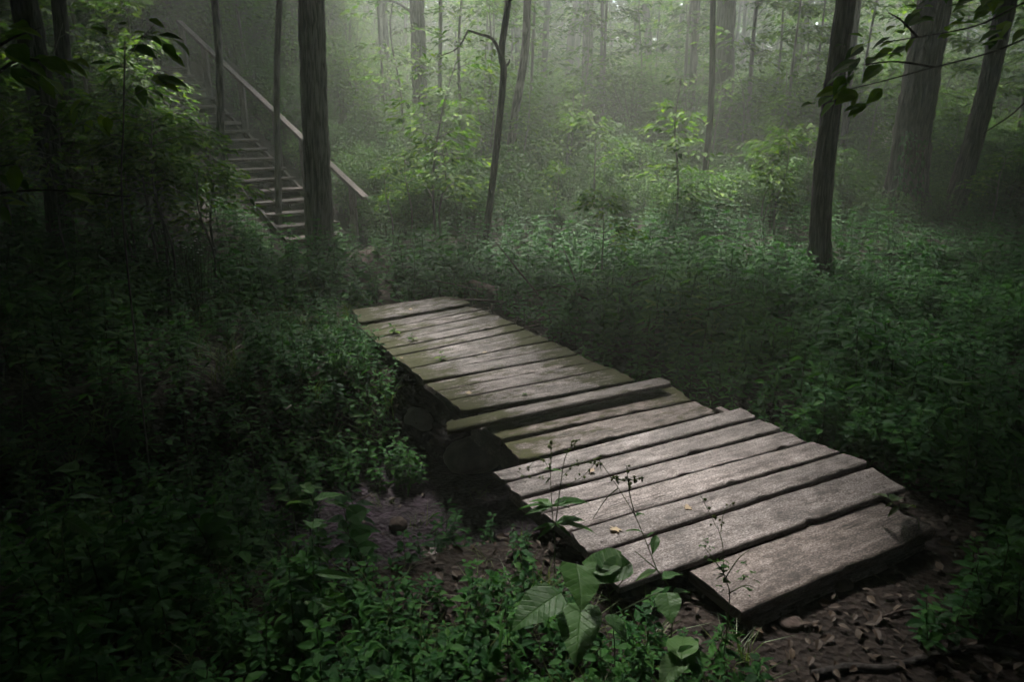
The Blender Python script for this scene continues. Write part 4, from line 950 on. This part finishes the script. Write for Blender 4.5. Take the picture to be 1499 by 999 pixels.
pix_plant('leafy_weed', 'weed with one round pale leaf standing among the ground cover on the right', 'weed',
    [[(1402, 620), (1402, 580), (1403, 560)]], [((1394, 560), (1414, 553), .02, 1.2), ((1402, 590), (1420, 585), .02, .6), ((1402, 600), (1384, 596), .0, .6)], 3.1, M['herbfine'], seed=11)
pix_plant('leafy_weed', 'yellowing weed leaning over the right end of the last near plank', 'weed',
    [[(1345, 765), (1318, 745), (1300, 730)]], [((1300, 730), (1277, 716), -.03, .5), ((1305, 735), (1322, 716), .05, .55), ((1308, 736), (1294, 742), -.05, .55), ((1316, 742), (1300, 754), -.04, .55), ((1320, 746), (1340, 730), .04, .5)], 2.62, M['grass'], leaf=LF, seed=12)
# tall thin dark stems in the left shade
for k, (px, py, d, top, lab) in enumerate([(150, 560, 3.3, 385, 'thin dark stem rising before the left ground cover, tallest of three'), (35, 640, 3.0, 330, 'thin bare stem close to the left edge above the weeds'), (272, 640, 3.2, 470, 'short thin stem in the middle of the dark left weeds'), (372, 690, 3.0, 560, 'small leafy stem rising from the weeds left of the mud')]):
    r = np.random.default_rng(k+70); sx = px+r.normal(0, 14)
    lv = []
    for j in range(9):
        u = j/9; y = py+(top-py)*(.35+.62*u); sgn = 1 if j % 2 else -1; xx = px+(sx-px)*(.35+.62*u); lv.append(((xx, y), (xx+sgn*r.uniform(16, 36), y-r.uniform(-6, 9)), r.normal(0, .05), .5))
    pix_plant('slender_weed', lab, 'weed', [[(px, py), ((px+sx)/2+5, (py+top)/2), (sx, top)]], lv, d, M['herbfine'], leaf=LF, seed=30+k)

# sprouts growing through the far planks
spr = herb(501, .07, 2, 5, .055, LF, .2, .3)
for px, py, sc, lab in [(578, 490, 1.0, 'bright sprout growing through the mossy far planks, largest of three'), (604, 499, .7, 'middle small sprout between the mossy far planks'), (645, 527, .7, 'sprout nearest the viewer between the mossy far planks')]:
    mb = MB(); mb.add(spr[0]*sc, spr[1], spr[2], spr[3]); o = mb.build('sprout', M['under']); o.location = onz(px, py, 0); o.rotation_euler = (0, 0, px); tag(o, lab, 'plant')

# leaves lying on the boards
def maple(sd):
    r = np.random.default_rng(sd); a = np.radians([-90, -55, -30, -8, 20, 42, 65, 90, 115, 138, 160, 188, 210, 235]); rr = np.array([.35, .5, .85, .45, .95, .5, .75, 1.05, .75, .5, .95, .45, .85, .5])*r.uniform(.85, 1.15, 14)
    V = np.stack([np.cos(a)*rr, np.sin(a)*rr, .12*rr*rr*np.abs(np.sin(a*2+sd))], -1); V = np.vstack([V, [0, 0, .02]]); C = V.copy(); C[:, 2] = r.uniform(0, 1)
    return V*.026, [[14, k, (k+1) % 14] for k in range(14)], C
for k, (px, py, z, m_, lab) in enumerate([(686, 576, .008, 'fallen', 'curled tan leaf lying at the left end of a far plank'), (769, 577, .008, 'under', 'green fallen leaf on the last far plank'), (865, 689, .008, 'fallen', 'tan fallen leaf on the second near plank'), (1007, 744, .008, 'fallen', 'pale fallen leaf in the middle of the near planks'), (902, 775, .008, 'fallen', 'orange brown leaf scrap on the left of the near planks'), (709, 516, .008, 'fallen', 'small tan leaf on the middle of the far planks'), (601, 453, .04, 'fallen', 'tan leaf scrap on the farthest raised plank'), (588, 524, .008, 'fallen', 'pale leaf scrap on moss at the left edge of the far planks')]):
    V, T, C = maple(k); mb = MB(); mb.add(V*(1.0 if k != 4 else 1.3), None, T, C); o = mb.build('fallen_leaf', M[m_]); o.location = onz(px, py, z); o.rotation_euler = (.15, .1, k*2.1); tag(o, lab, 'leaf')

# stones
def stone(lab, px, py, wpx, hpx, dpt, sd, name='boulder'):
    r = np.random.default_rng(sd); n, m = 26, 18
    u = np.linspace(0, 2*np.pi, n, endpoint=False); v = np.linspace(-np.pi/2, np.pi/2, m); U, Vv = np.meshgrid(u, v)
    X = np.stack([np.cos(U)*np.cos(Vv), np.sin(U)*np.cos(Vv), np.sin(Vv)], -1)
    q = 1+.20*fbm(X[..., 0]*1.1+sd, X[..., 1]*1.1+X[..., 2]*1.3, sd, 4)+.10*fbm(X[..., 2]*2.3+sd, X[..., 0]*2.1-X[..., 1]*2, sd+3, 4)
    z0 = -.6
    p = onz(px, py, z0)
    for _ in range(4): p = onz(px, py, float(hgt(p[0], p[1])))
    s = np.hypot(p[1], EYE-p[2])/F
    X = X*q[..., None]*np.array([wpx*s/2, wpx*s*dpt/2, hpx*s*.55]); X[..., 2] = np.maximum(X[..., 2]+hpx*s*.42, -.05)
    i = np.arange(m-1)[:, None]*n; j = np.arange(n)[None]; mb = MB(); mb.add(X.reshape(-1, 3), np.stack([i+j, i+(j+1) % n, i+n+(j+1) % n, i+n+j], -1).reshape(-1, 4))
    o = mb.build(name, M['rock'], smooth=True); o.location = p; o.rotation_euler = (0, 0, r.uniform(-.4, .4)); tag(o, lab, 'rock'); return o
stone('upright blocky stone in the shade under the far planks', 612, 655, 52, 66, .8, 3)
stone('smooth rounded boulder under the loose crossing plank', 694, 684, 82, 46, .9, 5)
stone('small mossy stone in the mud beside a grass tuft', 584, 776, 26, 18, 1, 8, 'small_stone').data.materials[0] = M['deadwood']
stone('flat little stone at the near edge of the mud', 632, 815, 30, 10, 1, 9, 'small_stone')
stone('dark half buried stone below the right end of the end plank', 1222, 858, 44, 14, .8, 12, 'small_stone').data.materials[0] = M['deadwood']
stone('low reddish stone under the front corner of the end plank', 1158, 914, 34, 8, .8, 13, 'small_stone').data.materials[0] = M['deadwood']
for k, (px, py, lab) in enumerate([(612, 772, 'grass tuft beside the small mossy stone'), (560, 742, 'little grass tuft alone on the open mud'), (700, 730, 'thin grass tuft under the left end of the near planks')]):
    g = grass(330+k, 18, .13); p = onz(px, py, -.62); mb = MB(); mb.add(g[0], g[1], g[2], g[3]); o = mb.build('grass_tuft', M['grass']); o.location = (p[0], p[1], float(hgt(p[0], p[1]))); tag(o, lab, 'grass')

# sticks, roots and logs
def stick(name, lab, cat, pix, z, r0, r1, bark, sides=8, n=20, offg=0.0):
    P = []
    for x, y in pix:
        p = onz(x, y, z)
        for _ in range(4): p = onz(x, y, float(hgt(p[0], p[1]))+offg)
        P.append(p)
    P = curve_pts(np.array(P), n); off = P[0].copy(); mb = MB(); V, Q, T = tube(P-off, np.linspace(r0, r1, n), sides)
    V = V+.25*r1*np.stack([fbm(V[:, 0]*30, V[:, 1]*30+V[:, 2]*30, q, 2) for q in (1, 2, 3)], -1); mb.add(V, Q, T)
    o = mb.build(name, bark, smooth=True); o.location = off; tag(o, lab, cat); return o
stick('fallen_stick', 'dark stick lying on the mud left of the boulder', 'stick', [(500, 705), (530, 712), (562, 716)], -.6, .012, .006, BD, offg=.012)
stick('fallen_stick', 'thin bent twig on the near side of the mud', 'stick', [(600, 792), (632, 780), (655, 760), (662, 742)], -.6, .011, .005, BD, offg=.01)
stick('fallen_stick', 'short pale stick at the bottom below the mud', 'stick', [(640, 960), (662, 962), (690, 966)], -.15, .012, .009, BP, offg=.02)
stick('tree_root', 'winding root crossing the bare soil in the lower right corner', 'root', [(1190, 990), (1240, 978), (1300, 980), (1360, 962), (1420, 950), (1480, 956), (1530, 975)], -.13, .016, .012, BD, offg=.006)
def log(name, lab, a, b, r0, r1, bark, seed, twigs=0):
    a = np.asarray(a, float); b = np.asarray(b, float); mid = (a+b)/2+[0, 0, -.02]
    off = a.copy(); V, Q, T, mk, P, rr = trunk_mesh(np.array([a, mid, b])-off, r0, r1, seed, 36, .08, .07, .0)
    mb = MB(); mb.add(V, Q, T, None, mk); r = np.random.default_rng(seed)
    for k in range(twigs):
        i = r.integers(2, len(P)-2); d = r.normal(0, 1, 3); d[2] = abs(d[2])*.35+.05; d = d/np.linalg.norm(d)*r.uniform(.3, .9)
        mb.add(*tube(curve_pts(np.array([P[i], P[i]+d*.5+r.normal(0, .03, 3), P[i]+d]), 7), np.linspace(.014, .004, 7), 5))
    o = mb.build(name, bark, smooth=True); o.location = off; tag(o, lab, 'log'); return o
a_, b_ = onz(690, 428, -.02), onz(1000, 492, -.06)
log('fallen_log', 'dark rotting log lying in the plants behind the right edge of the footbridge', a_, b_, .12, .09, M['deadwood'], 31, 34)
a_ = at(1272, 168, 17); b_ = at(1312, 214, 14.5)
log('fallen_log', 'bleached fallen log on the slope between the two right trunks', a_, b_, .16, .20, M['palewood'], 33, 3)

# branches hanging into the picture
def bough(name, lab, cat, root, twigs, clusters, depth, leafsize, seed, material, wid=1.0, droop=.25, r0=.035, r1=.014, bark=None):
    r = np.random.default_rng(seed); base = np.asarray(root[0], float); off = np.array([base[0], base[1], float(hgt(base[0], base[1]))]); t = thing(name, lab, cat, off)
    st, lf = MB(), MB(); P = curve_pts(np.array(root)-off, 20); st.add(*tube(P, np.linspace(r0, r1, 20), 8))
    for tw in twigs:
        Q_ = curve_pts(np.array([at(x, y, d) for x, y, d in tw])-off, 14); st.add(*tube(Q_, np.linspace(r0*.16+.001, .0018, 14), 6))
    st.build('branch', bark or BD, t, True)
    for (x, y, d, n, ang) in clusters:
        for k in range(n):
            b = at(x+r.normal(0, 12), y+r.normal(0, 8), d+r.normal(0, .08)); l = leafsize*r.uniform(.65, 1.15); a = ang+r.normal(0, .55)
            tip = b+np.array([math.cos(a)*l, r.normal(-.2, .35)*l, math.sin(a)*l*.55-droop*l])
            leaf_between(lf, LF, b-off, tip-off, (r.normal(0, .25), -.3+r.normal(0, .3), 1), wid, r.uniform(0, 1))
    lf.build('leaves', material, t); return t
bough('leafy_bough', 'leafy bough with broad oval leaves hanging in from the top right corner', 'branch',
    [at(1640, 560, 3.3)*[1, 1, 0]+[0, 0, -.3], at(1620, 300, 3.2), at(1590, 60, 3.1), at(1560, -60, 3.0)],
    [[(1575, -20, 3.05), (1498, 4, 3.0), (1431, 37, 2.9), (1343, 54, 2.8), (1290, 62, 2.75)], [(1590, 20, 3.1), (1499, 57, 3.0), (1446, 78, 3.0), (1368, 98, 2.9), (1298, 117, 2.8), (1245, 130, 2.7)], [(1368, 98, 2.9), (1310, 90, 2.8), (1262, 95, 2.75)], [(1343, 54, 2.8), (1320, 30, 2.8), (1300, 18, 2.8)], [(1590, 40, 3.1), (1500, 150, 3.0), (1440, 195, 2.9)]],
    [(1270, 62, 2.75, 5, 3.1), (1310, 50, 2.78, 5, 2.9), (1250, 100, 2.7, 5, 3.3), (1285, 78, 2.75, 4, 3.4), (1215, 150, 2.7, 4, 3.2), (1255, 130, 2.7, 5, 3.6), (1270, 145, 2.75, 3, 4.4), (1330, 70, 2.8, 4, 3.3), (1385, 35, 2.9, 5, 2.6), (1350, 15, 2.85, 5, 2.9), (1420, 25, 2.95, 6, 2.9), (1460, 60, 3.0, 4, 2.6), (1470, 5, 3.0, 8, 2.9), (1490, 40, 3.0, 6, 3.6), (1440, -5, 3.0, 6, 3.3), (1380, -10, 2.9, 5, 3.2)], 3, .078, 61, M['under'], 1.0, .25, .022, .01)
bough('leafy_bough', 'large leaved young tree hanging over the top left corner', 'branch',
    [at(-80, 640, 2.9)*[1, 1, 0]+[0, 0, -.3], at(-60, 300, 2.8), at(-40, 120, 2.7), at(-20, -30, 2.6)],
    [[(-45, 150, 2.7), (20, 90, 2.65), (80, 92, 2.6), (110, 100, 2.55)], [(-40, 100, 2.7), (10, 60, 2.6), (60, 40, 2.6)], [(-60, 290, 2.8), (60, 278, 2.7), (190, 288, 2.6)], [(-50, 250, 2.75), (20, 240, 2.7)]],
    [(20, 85, 2.65, 5, .1), (50, 82, 2.62, 4, .4), (85, 88, 2.6, 4, -.2), (30, 110, 2.65, 4, -.6), (70, 105, 2.6, 3, -.5), (10, 250, 2.7, 3, -.4), (-5, 300, 2.7, 3, .2), (100, 282, 2.65, 3, .3), (15, 50, 2.6, 4, .3)], 3, .10, 62, M['under'], .9)
bough('broad_leaf_sapling', 'slim sapling with broad dim leaves on the upper left before the hillside', 'sapling',
    [at(182, 480, 3.6)*[1, 1, 0]+[0, 0, -.3], at(181, 330, 3.5), at(181, 180, 3.4), at(183, 60, 3.3)],
    [[(181, 180, 3.4), (150, 160, 3.35), (110, 150, 3.3)], [(181, 150, 3.4), (215, 128, 3.3), (250, 120, 3.3)], [(182, 100, 3.35), (160, 70, 3.3), (150, 50, 3.3)], [(182, 90, 3.3), (205, 60, 3.3), (230, 30, 3.3)], [(181, 200, 3.4), (140, 190, 3.3), (90, 160, 3.3)]],
    [(165, 90, 3.3, 6, 2.6), (195, 75, 3.3, 6, .6), (215, 45, 3.3, 6, .6), (160, 45, 3.3, 6, 2.2), (130, 150, 3.3, 5, 3.4), (105, 155, 3.3, 4, 3.6), (150, 172, 3.35, 4, 4), (235, 120, 3.3, 4, .1), (210, 135, 3.3, 4, -.4), (250, 70, 3.3, 5, .3)], 3, .10, 63, M['under'], .95, .25, .005, .003, BP)

for k, (pix, lab) in enumerate([([(375, 570), (400, 548), (425, 572)], 'arched dry twig among the grass on the left bank'), ([(330, 520), (370, 495), (410, 480)], 'straight dry twig leaning over the weeds on the left bank'), ([(418, 600), (440, 585), (470, 590)], 'pale dry twig near the edge of the left bank'), ([(560, 700), (545, 722), (520, 735)], 'dark twig half sunk in the mud below the boulder'), ([(1290, 905), (1330, 893), (1385, 900)], 'thin twig on the bare soil beyond the end plank')]):
    stick('fallen_twig', lab, 'twig', pix, -.2, .006, .003, M['deadwood'] if k > 2 else M['palewood'], 6, 12, .10 if k < 3 else .012)
def flowers():
    r = np.random.default_rng(17); b = at(275, 390, 6.2); off = np.array([b[0], b[1], float(hgt(b[0], b[1]))]); t = thing('wildflower', 'clump of tiny white flowers in the shade below the staircase', 'flower', off); st, fl = MB(), MB()
    for k in range(26):
        p = at(r.normal(276, 17), r.normal(362, 11), 6.2+r.normal(0, .12))-off
        put_tube(st, curve_pts(np.array([[p[0]*.6, p[1]*.6, 0], [p[0]*.8, p[1]*.9, p[2]*.6], p]), 6), .002, 3)
        a = np.linspace(0, 6.283, 8)[:-1]; rr = r.uniform(.008, .013); fl.add(np.vstack([p+np.stack([np.cos(a)*rr, np.sin(a)*rr*.8-.003, .002*np.sin(a*3)-.004*np.sin(a)], -1), p+[0, 0, .003]]), None, [[7, j, (j+1) % 7] for j in range(7)])
    m, n_, N, L = mat('white_petal'); p_ = N('BsdfPrincipled', i_Roughness=.7); p_.inputs['Base Color'].default_value = (.7, .7, .74, 1); o_ = N('OutputMaterial'); L(p_.outputs[0], o_.inputs[0])
    st.build('stem', M['herb'], t); fl.build('petals', m, t)
flowers()
